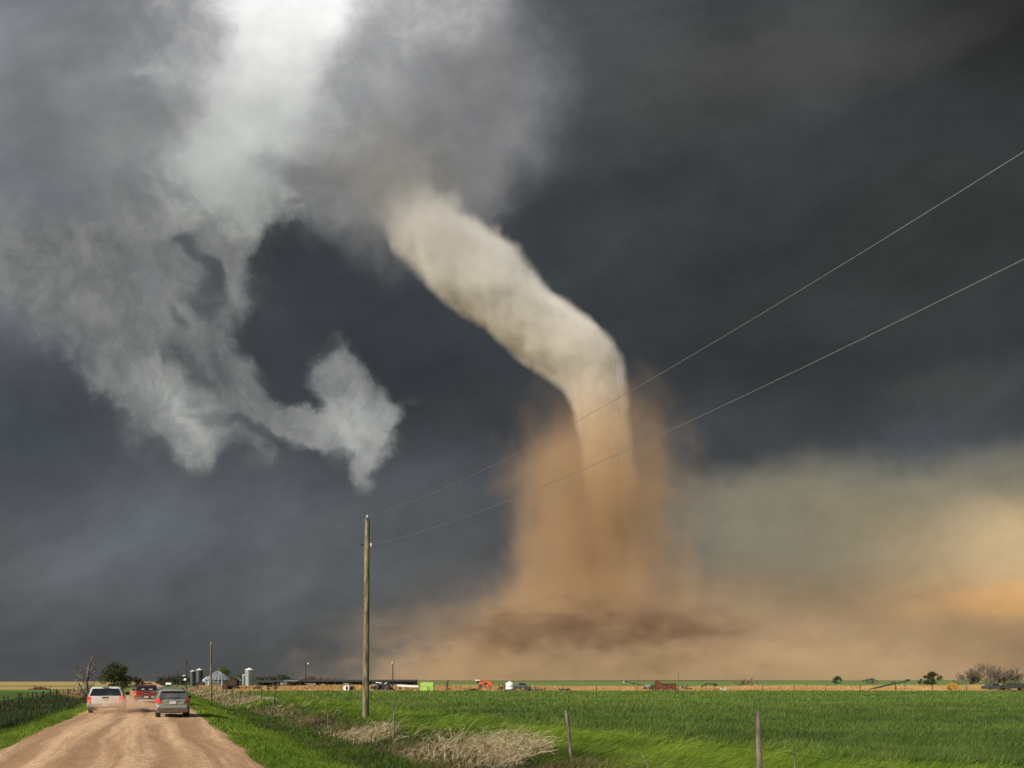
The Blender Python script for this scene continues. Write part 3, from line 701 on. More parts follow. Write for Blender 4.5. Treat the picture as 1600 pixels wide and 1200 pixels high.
    X, Y = scatter(12000, 80, 175, -12, -8.2, 17, 1.0)
    blades('dry_grass', X, Y, .5+.3*nz2(X, Y, .2, 21), np.maximum(.02, .0009*Y), G_dry, (.25, 0), .25, .45+.3*nz2(X, Y, .3, 22), 17)
    # dead weeds: long pale broken stalks, bent over by the wind
    X, Y = scatter(26000, 12, 85, 6.2, 10.0, 8, 1.75)
    d = nz2(X, Y, .33, 23)+.45*nz2(X, Y, 1.0, 24); s, t = st(X, Y)
    ok = (d > -.12-.25*smooth(8, 9, t)+.22*smooth(34, 48, Y)) & (t > 6.9+.5*nz2(X, Y, .6, 41)) & ((t < 9.3) | (d > .25)) & ((Y > 18.2) | (d > .60)); X, Y, d = X[ok], Y[ok], d[ok]
    hv = np.random.RandomState(88).rand(len(X)) < .12
    blades('dead_weeds', X[hv], Y[hv], .36, np.maximum(.007, .0006*Y[hv]), G_dead, (.5, -.2), .6, .12+.2*d[hv]+.3*nz2(X[hv], Y[hv], 2.2, 31), 8, curl=.2)
    xg, yg = scatter(42000, 12, 110, 5.2, 10.0, 28, 1.7)
    blades('ditch_grass', xg, yg, .24+.12*nz2(xg, yg, .8, 32), np.maximum(.009, .0008*yg), G_ditch, (.4, -.1), .4, .45+.5*nz2(xg, yg, .5, 33)+.15*nz2(xg, yg, 1.7, 34), 18)
    n = min(2300, len(X)); r = np.random.RandomState(9); pr = np.clip(.25+d, .03, 1)**2; pr /= pr.sum(); id_ = r.choice(len(X), n, replace=False, p=pr)
    segs = 6; V = []; Fc = []; tn = []
    for q, i in enumerate(id_):
        x, y = X[i], Y[i]; z = gzf(x, y); L = r.uniform(.4, 1.15); w = max(.005, .00032*y)*r.uniform(.7, 1.5)
        a = r.normal(-.15, 1.1); ca, sa = cos(a), sin(a); up = r.uniform(.5, 1.35); brk = r.randint(2, 5); pp = []
        for k in range(segs):
            pp.append((x, y, z)); st_ = L/segs
            x += cos(up)*ca*st_; y += cos(up)*sa*st_; z += sin(up)*st_; up -= .16+(r.uniform(.3, 1.5) if k == brk else 0)
        P = np.array(pp); b = len(V)
        for k, p in enumerate(P):
            ww = w*(1-.55*k/segs)
            V += [(p[0]-ww*sa-.3*ww, p[1]+ww*ca, p[2]), (p[0]+ww*sa, p[1]-ww*ca, p[2]), (p[0], p[1], p[2]+ww*1.5)]; tn += [0]*3
        tn[-3*segs:] = [float(np.clip(r.normal(.78, .26), 0, 1))]*(3*segs)
        for k in range(segs-1):
            for e in range(3): Fc.append((b+3*k+e, b+3*k+(e+1) % 3, b+3*k+3+(e+1) % 3, b+3*k+3+e))
    o = mesh_obj('dead_stalks', np.array(V), np.array(Fc), G_dead); tag(o, kind='stuff')
    at_ = o.data.attributes.new('tint', 'FLOAT', 'POINT'); at_.data.foreach_set('value', np.array(tn, np.float32))
build_grass()
# ---------------------------------------------------------------- vehicles
def wheel(root, x, y, r=.38, w=.25, side=1):
    t = MB(); a = len(t.v)
    prof = [(r*.62, -w/2), (r*.93, -w/2), (r, -w*.32), (r, w*.32), (r*.93, w/2), (r*.62, w/2)]
    K = 24; V = []; 
    for rr, xx in prof:
        for k in range(K): V.append((x+xx, y+rr*cos(2*pi*k/K), r+rr*sin(2*pi*k/K)))
    n = len(prof); Fs = [(i*K+k, i*K+(k+1) % K, ((i+1) % n)*K+(k+1) % K, ((i+1) % n)*K+k) for i in range(n) for k in range(K)]
    t.add(V, Fs); wh = t.build('wheel', 'tyre', root, True)
    q = MB(); V = []
    for rr, xx in ((.02, side*.04), (r*.2, side*.06), (r*.55, side*.02), (r*.64, side*w*.42), (r*.64, -side*w*.3)):
        for k in range(K): V.append((x+xx, y+rr*cos(2*pi*k/K), r+rr*sin(2*pi*k/K)))
    q.add(V, [(i*K+k, i*K+(k+1) % K, (i+1)*K+(k+1) % K, (i+1)*K+k) for i in range(4) for k in range(K)])
    q.build('rim', 'rim', wh, True)
def body_ring(y, wb, wt, z0, z1, k=.10):
    """half-rounded box section at y, wider in the middle"""
    zm = z0+(z1-z0)*.55; wm = max(wb, wt)
    return [(-wb+k, y, z0), (wb-k, y, z0), (wb, y, z0+k), (wm+.015, y, zm), (wt, y, z1-k), (wt-k, y, z1), (-wt+k, y, z1), (-wt, y, z1-k), (-wm-.015, y, zm), (-wb, y, z0+k)]
def pickup(loc, label, paint, topper, lit):
    root = empty('pickup_truck', loc, A, label, 'pickup truck', None)
    W = 1.0; L = 2.9
    b = MB()
    b.loft([body_ring(-L, .90, .93, .60, 1.22, .05), body_ring(-L+.06, .97, .97, .55, 1.26, .06), body_ring(-.6, .99, .99, .52, 1.26, .06), body_ring(1.3, .99, .98, .50, 1.24, .06), body_ring(1.5, .98, .95, .48, 1.22, .08), body_ring(2.75, .95, .86, .48, 1.12, .12), body_ring(2.92, .84, .78, .52, 1.02, .12)])
    bo = b.build('body', paint, root, True)
    c = MB()
    if topper:
        c.loft([[(-.93, -2.84, 1.24), (.93, -2.84, 1.24), (.91, -2.80, 1.40), (.76, -2.66, 1.84), (.66, -2.60, 1.90), (-.66, -2.60, 1.90), (-.76, -2.66, 1.84), (-.91, -2.80, 1.40)],
                [(-.95, -2.5, 1.24), (.95, -2.5, 1.24), (.92, -2.5, 1.42), (.80, -2.45, 1.86), (.70, -2.4, 1.93), (-.70, -2.4, 1.93), (-.80, -2.45, 1.86), (-.92, -2.5, 1.42)],
                [(-.95, .4, 1.24), (.95, .4, 1.24), (.92, .4, 1.42), (.78, .3, 1.84), (.68, .25, 1.92), (-.68, .25, 1.92), (-.78, .3, 1.84), (-.92, .4, 1.42)],
                [(-.93, 1.45, 1.20), (.93, 1.45, 1.20), (.90, 1.40, 1.26), (.74, .85, 1.76), (.66, .7, 1.84), (-.66, .7, 1.84), (-.74, .85, 1.76), (-.90, 1.40, 1.26)]])
    else:
        c.loft([[(-.93, -.62, 1.22), (.93, -.62, 1.22), (.91, -.60, 1.38), (.75, -.52, 1.80), (.64, -.48, 1.88), (-.64, -.48, 1.88), (-.75, -.52, 1.80), (-.91, -.60, 1.38)],
                [(-.95, .2, 1.22), (.95, .2, 1.22), (.92, .2, 1.42), (.78, .15, 1.84), (.68, .1, 1.91), (-.68, .1, 1.91), (-.78, .15, 1.84), (-.92, .2, 1.42)],
                [(-.93, 1.45, 1.20), (.93, 1.45, 1.20), (.90, 1.40, 1.26), (.74, .85, 1.76), (.66, .7, 1.84), (-.66, .7, 1.84), (-.74, .85, 1.76), (-.90, 1.40, 1.26)]])
    c.build('canopy' if topper else 'cab', paint, root, True)
    y0, y1 = (-2.855, -2.69) if topper else (-.632, -.53)
    z0, z1 = (1.285, 1.80) if topper else (1.29, 1.79)
    g = MB(); g.add([(-.86, y0-.012, z0), (.86, y0-.012, z0), (.70, y1-.03, z1), (-.70, y1-.03, z1), (-.86, y0+.03, z0), (.86, y0+.03, z0), (.70, y1+.02, z1), (-.70, y1+.02, z1)],
          [(0, 1, 2, 3), (7, 6, 5, 4), (0, 4, 5, 1), (1, 5, 6, 2), (2, 6, 7, 3), (3, 7, 4, 0)])
    g.build('rear_window', 'glass', root)
    for sx in (-1, 1):
        q = MB()
        spans = ((-2.45, -.65), (-.45, .35), (.45, 1.05)) if topper else ((-.4, .30), (.38, 1.02))
        for a, e in spans:
            q.add([(sx*.945, a, 1.30), (sx*.945, e, 1.30), (sx*.82, e-.08, 1.76), (sx*.82, a+.03, 1.76), (sx*.90, a, 1.30), (sx*.90, e, 1.30), (sx*.78, e-.08, 1.76), (sx*.78, a+.03, 1.76)],
                  [(0, 1, 2, 3), (7, 6, 5, 4), (0, 4, 5, 1), (1, 5, 6, 2), (2, 6, 7, 3), (3, 7, 4, 0)])
        q.build('side_window', 'glass', root)
        MB().box((sx*1.10, 1.02, 1.36), (.24, .10, .24), bev=.03).box((sx*1.0, 1.04, 1.30), (.12, .05, .05)).build('mirror', 'iron', root)
        MB().box((sx*.885, -2.925, 1.00), (.19, .07, .46), bev=.02).build('tail_light', 'lens_lit' if lit else 'lens_red', root)
        MB().box((sx*.885, -2.965, .90), (.13, .012, .09)).build('reversing_light', 'plate', root)
        for y in (-1.85, 1.85): wheel(root, sx*.86, y, .40, .26, sx)
        MB().box((sx*.84, -2.12, .34), (.3, .02, .4)).build('mud_flap', 'iron', root)
    tg = MB().box((0, -2.925, .97), (1.54, .05, .52), bev=.02)
    tgo = tg.build('tailgate', paint, root)
    MB().box((0, -2.96, 1.15), (.34, .03, .10), bev=.01).build('handle', 'iron', tgo)
    MB().box((0, -2.965, .99), (.22, .02, .06), bev=.01).build('badge', 'chrome', tgo)
    bp = MB().box((-.68, -3.02, .60), (.62, .17, .19), bev=.04).box((.68, -3.02, .60), (.62, .17, .19), bev=.04).box((0, -3.0, .56), (.76, .12, .12), bev=.02)
    bpo = bp.build('bumper', 'chrome' if topper else 'dusty_trim', root)
    MB().box((0, -3.075, .63), (.34, .02, .17)).build('licence_plate', 'plate', bpo)
    MB().box((0, -2.2, .46), (1.3, 1.3, .16)).box((0, 0, .42), (1.2, 3.5, .12)).box((0, -1.85, .40), (1.5, .14, .14)).build('underbody', 'scrap', root)
    if topper:
        MB().box((0, -2.70, 1.885), (.36, .06, .05)).build('brake_light', 'rust_dark', root)
    else:
        MB().tube([(-.45, .0, 1.9), (-.45, 0, 2.0), (.45, 0, 2.0), (.45, 0, 1.9)], .03).box((-.35, 0, 2.03), (.2, .1, .08)).box((.3, 0, 2.03), (.2, .1, .08)).build('light_bar', 'iron', root)
        MB().box((-.3, -.66, 1.42), (.25, .02, .12)).build('window_sticker', 'plate', root); MB().box((.35, -.66, 1.40), (.28, .02, .12)).build('window_sticker', 'plate', root)
        MB().box((0, -.9, 1.22), (1.7, .5, .10)).build('cargo', 'scrap', root)
    root.scale = (1.02, 1, .88)
    return root
def wagon(loc, label, paint, h=1.61, w=.89, lit=False, rails=True, sedan=False):
    root = empty('estate_car' if not sedan else 'sedan_car', loc, A, label, 'car')
    L = 2.28
    b = MB()
    b.loft([body_ring(-L, .70, .74, .52, .98, .08), body_ring(-L+.10, w-.05, w-.06, .38, 1.02, .12), body_ring(-L+.5, w, w-.03, .30, 1.06, .12), body_ring(-.4, w, w-.03, .28, 1.04, .12), body_ring(1.2, w, w-.06, .28, 1.00, .12), body_ring(2.0, w-.04, w-.16, .32, .90, .14), body_ring(2.28, w-.18, w-.26, .40, .74, .10)])
    b.build('body', paint, root, True)
    c = MB(); r0 = -1.35 if sedan else -2.0; rb = -1.9 if sedan else -2.2
    def cr(y0, wb, z0, y1, wt, z1): return [(-wb, y0, z0), (wb, y0, z0), (wb-.03, y0+(y1-y0)*.3, z0+(z1-z0)*.3), (wt, y0+(y1-y0)*.85, z1-.07), (wt-.12, y1, z1), (-wt+.12, y1, z1), (-wt, y0+(y1-y0)*.85, z1-.07), (-wb+.03, y0+(y1-y0)*.3, z0+(z1-z0)*.3)]
    c.loft([cr(rb, w-.10, 1.00, r0+.12, w-.26, h-.07), cr(rb+.25, w-.05, 1.02, r0+.3, w-.22, h-.02), cr(-.4, w-.04, 1.02, -.4, w-.20, h), cr(1.25, w-.08, .96, .45, w-.26, h-.09)])
    c.build('cabin', paint, root, True)
    zt = h-.17; yt = rb+(r0+.12-rb)*((zt-1)/(h-1.07))
    g = MB(); g.add([(-w+.17, rb-.012, 1.07), (w-.17, rb-.012, 1.07), (w-.27, yt-.035, zt), (-w+.27, yt-.035, zt), (-w+.17, rb+.06, 1.07), (w-.17, rb+.06, 1.07), (w-.27, yt+.05, zt), (-w+.27, yt+.05, zt)],
          [(0, 1, 2, 3), (7, 6, 5, 4), (0, 4, 5, 1), (1, 5, 6, 2), (2, 6, 7, 3), (3, 7, 4, 0)])
    gw = g.build('rear_window', 'glass_grey', root)
    MB().tube([(0, rb-.03, 1.10), (.42, rb+.0, 1.16)], .014, 5).build('wiper', 'iron', gw)
    if not sedan:
        sp = MB().box((0, r0+.04, h-.10), (1.22, .24, .05), bev=.01).build('spoiler', paint, root)
        MB().box((0, r0-.075, h-.12), (.3, .02, .025)).build('brake_light', 'lens_red', sp)
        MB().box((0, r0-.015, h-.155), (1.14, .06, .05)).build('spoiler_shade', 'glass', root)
    for sx in (-1, 1):
        q = MB()
        for a, e in ((rb+.38, -.95), (-.85, .05), (.12, .95)):
            q.add([(sx*(w-.035), a, 1.07), (sx*(w-.035), e, 1.07), (sx*(w-.18), e-.2*(e > .5), h-.16), (sx*(w-.18), a+.12, h-.16), (sx*(w-.09), a, 1.07), (sx*(w-.09), e, 1.07), (sx*(w-.24), e-.2*(e > .5), h-.16), (sx*(w-.24), a+.12, h-.16)],
                  [(0, 1, 2, 3), (7, 6, 5, 4), (0, 4, 5, 1), (1, 5, 6, 2), (2, 6, 7, 3), (3, 7, 4, 0)])
        q.build('side_window', 'glass', root)
        MB().box((sx*(w+.09), .72, 1.10), (.20, .10, .15), bev=.03).build('mirror', 'iron' if sx > 0 else paint, root)
        tl = MB().box((sx*(w-.12), -L+.035, .98), (.26, .22, .20), bev=.03).box((sx*(w-.17), -L+.03, .85), (.20, .16, .10), bev=.02)
        tl.build('tail_light', 'lens_lit' if (lit and sx < 0) else 'lens_red', root)
        MB().box((sx*(w-.15), -L-.005, .86), (.12, .03, .05)).build('reversing_light', 'plate', root)
        for y in (-1.42, 1.35): wheel(root, sx*(w-.14), y, .35, .27, sx)
        if rails: MB().tube([(sx*(w-.30), -1.5, h-.02), (sx*(w-.30), -1.4, h+.05), (sx*(w-.32), .4, h+.05), (sx*(w-.32), .5, h-.02)], .022).build('roof_rail', 'iron', root)
    tg = MB().box((0, -L-.0, .86), (1.18, .06, .26), bev=.03).build('tailgate', paint, root)
    MB().box((0, -L-.04, .965), (.72, .05, .045), bev=.01).build('trim_bar', 'chrome', tg)
    MB().box((0, -L-.045, .855), (.34, .03, .17)).build('licence_plate', 'plate', tg)
    bm_ = MB().box((0, -L-.03, .62), (2*w-.18, .22, .16), bev=.07).build('bumper', paint, root)
    MB().box((0, -L-.0, .43), (2*w-.12, .26, .30), bev=.07).build('lower_bumper', 'dusty_trim', bm_)
    MB().box((0, 0, .30), (1.3, 3.8, .14)).tube([(.45, -L-.06, .3), (.45, -1.8, .3)], .035).build('underbody', 'scrap', root)
    return root
def on_road(px, Y): 
    x = (px-800)/F*Y; return (x, Y, gzf(x, Y)+.055)
pickup(on_road(169, 46.5), 'white pickup truck with a canopy and lit tail lights, left of the grey-green car', 'white_paint', True, True)
pickup(on_road(229, 66), 'red pickup truck with bright tail lights, furthest ahead on the dirt road', 'red_paint', False, True)
wagon(on_road(268.5, 41), 'grey-green estate car with roof rails on the right of the dirt road', 'green_grey_paint', lit=True)
wagon(on_road(260, 60), 'teal car almost wholly hidden behind the grey-green estate car', 'teal_paint', h=1.52, rails=False, sedan=True)

# ---------------------------------------------------------------- poles, wires and fences
def px_on(px, Y): x = (px-800)/F*Y; return (x, Y, gzf(x, Y))
def pole(name, px, Y, top_px, r0, r1, label, cat, mat='wood_pole', group=None, lean=0):
    x, y, z = px_on(px, Y); root = empty(name, (x, y, z), 0, label, cat, group)
    h = CAM_H+(1063-top_px)/F*Y-z
    rng = random.Random(int(px)); pts = []; rr = []
    for i in range(15):
        q = i/14; pts.append((lean*q+rng.uniform(-1, 1)*.006, rng.uniform(-1, 1)*.006, -.3+(h+.3)*q)); rr.append((r0+(r1-r0)*q)*rng.uniform(.97, 1.03))
    MB().tube(pts, rr, 16).build('post', mat, root, True)
    return root, h
P1, P1h = pole('utility_pole', 571, 36.7, 811, .185, .13, 'tall weathered wooden utility pole standing in the near weeds', 'utility pole', lean=.10)
def insulator(parent, c, r=.07, name='insulator', mat='porcelain'):
    return MB().lathe(c, [(r*.35, -.05), (r*.4, 0), (r*.95, .01), (r, .03), (r*.6, .05), (r*.85, .07), (r*.85, .09), (r*.4, .13), (r*.3, .16)], 14).build(name, mat, parent, True)
insulator(P1, (.10, 0, P1h+.06))
MB().box((.10, 0, P1h-.05), (.05, .29, .24)).build('pole_cap_bracket', 'iron', P1)
hb = 2.2+(1063-851)/F*36.7-P1.location.z
MB().tube([(-.26, 0, hb), (.27, 0, hb)], .018, 6).tube([(-.22, 0, hb-.06), (-.22, 0, hb+.06)], .05, 10).build('through_bolt', 'iron', P1)
insulator(P1, (.30, 0, hb-.06), .06)
for zz in (2.6, 4.3, 6.8, 8.9): MB().tube([(-.19+.1*zz/11, -.03, zz), (-.14+.1*zz/11, -.2+.06, zz)], .02, 6).build('nail_tag', 'chrome' if zz > 5 else 'iron', P1)
tt_ = MB().tube([(.10, -.14, P1h-.1), (.10, -.155, P1h-1.0)], .012, 5).build('ground_wire', 'wire', P1)
# next wooden poles of the line
P2, P2h = pole('utility_pole', 329.5, 88, 1006, .15, .10, 'slim wooden utility pole in dry grass in front of the round grain bin', 'utility pole')
insulator(P2, (0, 0, P2h+.02)); MB().tube([(-.2, 0, P2h-.9), (.2, 0, P2h-.9)], .03, 6).build('through_bolt', 'iron', P2)
P3, P3h = pole('utility_pole', 291.5, 170, 1032, .17, .12, 'dark utility pole with a transformer can left of the dark silos', 'utility pole', 'dark_post')
MB().lathe((.38, 0, P3h-2.3), [(.05, 0), (.27, .03), (.27, .8), (.2, .88), (.05, .9)], 14).build('transformer', 'galv_dark', P3, True)
MB().box((0, 0, P3h-.7), (1.5, .12, .12)).build('crossarm', 'dark_post', P3)
P4, P4h = pole('utility_pole', 276.8, 260, 1044, .17, .12, 'thin distant utility pole in front of the hazy trees by the road', 'utility pole', 'dark_post')
insulator(P4, (0, 0, P4h+.02), .1)
for px, top in ((997, 1054.5), (1060.5, 1051)):
    q, qh = pole('utility_pole', px, 1100, top, .35, .25, 'tiny far-off pole on the horizon right of the tornado, the %s of two' % ('left' if px < 1000 else 'right'), 'utility pole', 'dark_post', 'far poles on the horizon')
    MB().box((0, 0, qh-.8), (2.6, .3, .3)).build('crossarm', 'dark_post', q)
q, qh = pole('yard_light', 477.5, 172, 1035, .15, .11, 'wooden yard light pole beside the leaning beam of the long shed', 'lamp post', 'dark_post')
MB().tube([(0, 0, qh-.3), (.35, 0, qh-.05), (.55, 0, qh-.1)], .04, 6).build('lamp_arm', 'iron', q); MB().lathe((.6, 0, qh-.45), [(.26, 0), (.28, .12), (.12, .3), (.06, .38)], 12).build('lamp_head', 'porcelain', q, True)
q, qh = pole('yard_light', 613.8, 172, 1035, .15, .11, 'yard light pole just right of the tall utility pole', 'lamp post', 'dark_post')
MB().lathe((-.12, -.2, qh-.25), [(.22, 0), (.24, .12), (.12, .3), (.06, .38)], 12).build('lamp_head', 'porcelain', q, True)
def wire(label, a, b, sag, r, n=60, name='power_line', edge=None):
    if edge is not None:                       # sag chosen so that the span hangs as low as it does in the photograph
        k = 800/F; q = (a[0]-k*a[1])/((a[0]-k*a[1])-(b[0]-k*b[1])); zt = CAM_H+(1063-edge)/F*(a[1]+(b[1]-a[1])*q); sag = ((a[2]+(b[2]-a[2])*q)-zt)/(4*q*(1-q))
    a, b = np.array(a), np.array(b); pts = [tuple(a+(b-a)*q+np.array([0, 0, -4*sag*q*(1-q)])) for q in np.linspace(0, 1, n)]
    return tag(MB().tube(pts, r, 5, False).build(name, 'wire', None, True), label, 'power line')
x1, y1_, z1 = P1.location
bx_, by_ = xy(st(x1, y1_)[0]-66, 10.0)
wire('upper power line rising from the top of the tall utility pole to the right', (x1+.10, y1_, z1+P1h+.18), (bx_, by_, 13.0), 2.7, .0055, edge=237)
wire('lower power line rising from the side of the tall utility pole to the right', (x1+.30, y1_, z1+hb+.02), (bx_, by_, 10.8), 2.0, .0055, edge=405)
x2, y2_, z2 = P2.location
wire('thin dark power line between the tall and the slim utility pole', (x1+.1, y1_, z1+P1h+.17), (x2, y2_, z2+P2h+.15), 1.2, .004)

def fence_post(root, x, y, h, r, rng, mat='wood_post', lean=.06):
    z = gzf(x, y); lx, ly = rng.gauss(0, lean)*h, rng.gauss(0, lean)*h; n = 8
    pts = [(x+lx*i/n, y+ly*i/n+rng.uniform(-1, 1)*r*.15, z-.25+(h+.25)*i/n) for i in range(n+1)]
    o = MB().tube(pts, [r*rng.uniform(.86, 1.12)*(1.08-.18*i/n) for i in range(n+1)], 9).build('post', mat, root, True)
    return (x+lx, y+ly, z+h)
rng = random.Random(4)
fr = empty('wire_fence', (*xy(20, 9.5), 0), 0, 'weathered wooden posts and sagging barbed wire in the near right grass', 'fence')
fx, fy, _ = fr.location; fr.location = (0, 0, 0)
near = [(1183, 12.3, 1110, .055, .09), (885.5, 17.6, 1110, .048, .16), (616, 26.5, 1097, .035, -.06), (512, 34.0, 1093, .02, .0), (428, 48, 1094, .04, -.28), (470, 41, 1108, .03, 0)]
tops = []
for px, Y, tp, r, ln in near:
    x = (px-800)/F*Y; z = gzf(x, Y); h = CAM_H+(1063-tp)/F*Y-z; n = 10
    pts = [(x+ln*(1-i/n)*-1*(1.0), Y, z-.3+(h+.3)*i/n) for i in range(n+1)] if False else [(x-ln*(i/n-1)+rng.gauss(0, .010), Y+rng.gauss(0, .01), z-.3+(h+.3)*i/n) for i in range(n+1)]
    MB().tube(pts, [r*(1.05-.12*i/n)*rng.uniform(.84, 1.12) for i in range(n+1)], 10).build('post', 'wood_post', fr, True); tops.append((x, Y, z, h))
x = (1241.5-800)/F*11.6; z = gzf(x, 11.6); MB().tube([(x, 11.6, z-.2), (x+.01, 11.6, z+.5), (x, 11.6, 1.04)], [.018, .016, .012], 7).build('stake', 'wood_post', fr)
for s in range(62, 150, 9):
    x, y = xy(s+rng.uniform(-1, 1), 9.3); fence_post(fr, x, y, rng.uniform(.95, 1.25), .05, rng, 'dark_post', .05)
ws = MB(); order = [(.55*12.3/1.0, 12.3)]
chain = [xy(2, 9.6)]+[(t_[0], t_[1]) for t_ in tops[:3]]+[(tops[5][0], tops[5][1]), (tops[4][0], tops[4][1])]+[xy(62+9*i, 9.3) for i in range(9)]
for hh in (.55, .95):
    pts = []
    for (xa, ya), (xb, yb) in zip(chain, chain[1:]):
        for q in np.linspace(0, 1, 9)[:-1]: pts.append((xa+(xb-xa)*q, ya+(yb-ya)*q, gzf(xa+(xb-xa)*q, ya+(yb-ya)*q)+hh-.12*4*q*(1-q)))
    ws.tube(pts, .003, 4, False)
ws.build('wire', 'iron', fr)
fl = empty('wire_fence', (0, 0, 0), 0, 'long row of dark fence posts and wire left of the road', 'fence')
s = 46.0; pts = []
while s < 135:
    x, y = xy(s, -10.3+.15*sin(s)); pts.append(fence_post(fl, x, y, rng.uniform(.95, 1.25), rng.uniform(.045, .07), rng, 'dark_post', .04)); s += rng.uniform(2.2, 3.2)
w_ = MB()
for dz in (-.12, -.4, -.7): w_.tube([(p[0], p[1], p[2]+dz) for p in pts], .009, 4, False)
w_.build('wire', 'iron', fl)
ff = empty('wire_fence', (0, 0, 0), 0, 'far line of small posts along the dry grass at the back of the wheat', 'fence')
tp = []
for px in (668, 720, 780, 840, 880, 932, 995, 1060, 1130, 1191, 1240, 1290, 1344, 1400, 1456, 1510, 1560, 1610):
    x = (px-800)/F*137.5; tp.append(fence_post(ff, x, 137.5+rng.uniform(-.3, .3), rng.uniform(1.0, 1.3), .07, rng, 'dark_post', .03))
w_ = MB()
for dz in (-.15, -.6): w_.tube([(p[0], p[1], p[2]+dz) for p in tp], .008, 4, False)
w_.build('wire', 'iron', ff)

M['bark_dead'] = surf('bark_dead', (.045, .036, .03), (.20, .18, .16), .55, .95, bump=.5)
# ---------------------------------------------------------------- trees and bushes
L_green = leaf_mat('leaf_green', [(0, (.018, .035, .008)), (.5, (.045, .085, .018)), (1, (.10, .15, .035))])
L_olive = leaf_mat('leaf_olive', [(0, (.022, .030, .010)), (.5, (.055, .070, .022)), (1, (.11, .12, .04))])
L_bright = leaf_mat('leaf_bright', [(0, (.03, .05, .010)), (.5, (.08, .12, .022)), (1, (.16, .21, .05))])
L_haze_grey = leaf_mat('leaf_haze_grey', [(0, (.06, .07, .05)), (.5, (.095, .11, .075)), (1, (.14, .155, .105))])  # distance haze is put into this paler, greyer leaf colour
L_brown = leaf_mat('leaf_brown', [(0, (.05, .035, .025)), (.5, (.10, .07, .05)), (1, (.16, .115, .08))])
def branches(mb, p, d, L, r, depth, rng, ends, spread=.6, K=5, up=.12, nseg=4, minr=.012):
    from mathutils import Vector
    P = Vector(p); D = Vector(d).normalized(); pts = [P.copy()]; rr = [r]; kids = []
    for i in range(nseg):
        D = (D+Vector((rng.gauss(0, .16), rng.gauss(0, .16), rng.gauss(0, .08)+up))).normalized()
        P = P+D*(L/nseg); pts.append(P.copy()); rr.append(max(minr, r*(1-.5*(i+1)/nseg))); kids.append((P.copy(), D.copy(), rr[-1]))
    mb.tube(pts, rr, K)
    if depth <= 0: ends.append(P.copy()); return
    for j in range(rng.randint(2, 4)):
        q = kids[rng.randint(max(0, nseg-3), nseg-1)] if j else kids[-1]
        a = rng.uniform(0, 2*pi); side = Vector((cos(a), sin(a), rng.uniform(-.1, .5)))
        branches(mb, q[0], q[1]+side*spread*rng.uniform(.5, 1.3), L*rng.uniform(.55, .8), q[2]*.72, depth-1, rng, ends, spread, K, up, nseg, minr)
def leafy(name, px, Y, w, h, label, cat, lm, seed, n=2600, leaf=.16, trunk=.16, group=None, low=.12, tm='bark', lean=0):
    """trunk, limbs and a crown of leaf-sized faces gathered in uneven clumps"""
    rng = random.Random(seed); r = np.random.RandomState(seed); x, y, z = px_on(px, Y)
    root = empty(name, (x, y, z), 0, label, cat, group)
    mb = MB(); ends = []
    branches(mb, (0, 0, -.1), (lean, 0, 1), h*.42, h*.035, 2, rng, ends, .7, 6)
    mb.build('trunk', tm, root, True)
    nc = 34; cen = []
    for i in range(nc):
        a = r.uniform(0, 2*pi); q = r.uniform(0, 1)**.45; zz = r.uniform(low+.12, .93); env = sin(pi*min(1, (zz-low*.6)/(1.0-low*.6)*.88+.10))**.7
        cen.append((cos(a)*q*w/2*env*.85+lean*h*zz, sin(a)*q*w/2*env*.85, zz*h, r.uniform(.12, .23)*min(w, h)))
    V = np.zeros((n, 4, 3)); tn = np.zeros(n)
    for i in range(n):
        c = cen[r.randint(nc)]; v = r.normal(0, 1, 3); v /= np.linalg.norm(v); rad = c[3]*r.uniform(.2, 1)**.5*(1.0 if r.rand() < .9 else 1.35)
        P = np.array(c[:3])+v*rad*np.array([1, 1, .8]); a, b = r.normal(0, 1, 3), r.normal(0, 1, 3); a /= np.linalg.norm(a); b = np.cross(a, b); b /= np.linalg.norm(b)
        s_ = leaf*r.uniform(.6, 1.4)
        V[i] = [P-a*s_, P-b*s_*.55, P+a*s_, P+b*s_*.55]; tn[i] = .5+.3*((c[0]*7.3+c[2]*3.1) % 1-.5)
    tn += r.normal(0, .13, n)
    o = mesh_obj('crown', V.reshape(-1, 3), np.arange(n*4).reshape(-1, 4), lm, root)
    at_ = o.data.attributes.new('tint', 'FLOAT', 'POINT'); at_.data.foreach_set('value', np.clip(np.repeat(tn, 4), 0, 1).astype(np.float32))
    return root
def bare(name, px, Y, w, h, label, cat, tm, seed, stems=5, depth=4, spread=.55, r0=.06, group=None, up=.10, twig=None, minr=.015):
    rng = random.Random(seed); x, y, z = px_on(px, Y); root = empty(name, (x, y, z), 0, label, cat, group)
    mb = MB(); ends = []
    for i in range(stems):
        a = rng.uniform(0, 2*pi); k = rng.uniform(.1, 1)
        branches(mb, (cos(a)*w*.10*k, sin(a)*w*.10*k, -.1), (cos(a)*k*w/h*.9, sin(a)*k*w/h*.9, 1), h*rng.uniform(.30, .42), r0, depth, rng, ends, spread, 4, up, 3, minr)
    V = np.array(mb.v); zmax = np.percentile(V[:, 2], 99.5); xm = np.percentile(np.abs(V[:, 0]), 98)
    V[:, 2] *= h/zmax; V[:, :2] *= min(1.6, (w/2)/xm); mb.v = [tuple(p) for p in V]
    mb.build('branches', tm, root)
    return root
leafy('tree', 181, 152, 6.2, 6.6, 'dense dark green tree left of the road behind the white pickup', 'tree', L_olive, 11, 6500, .15, low=.05)
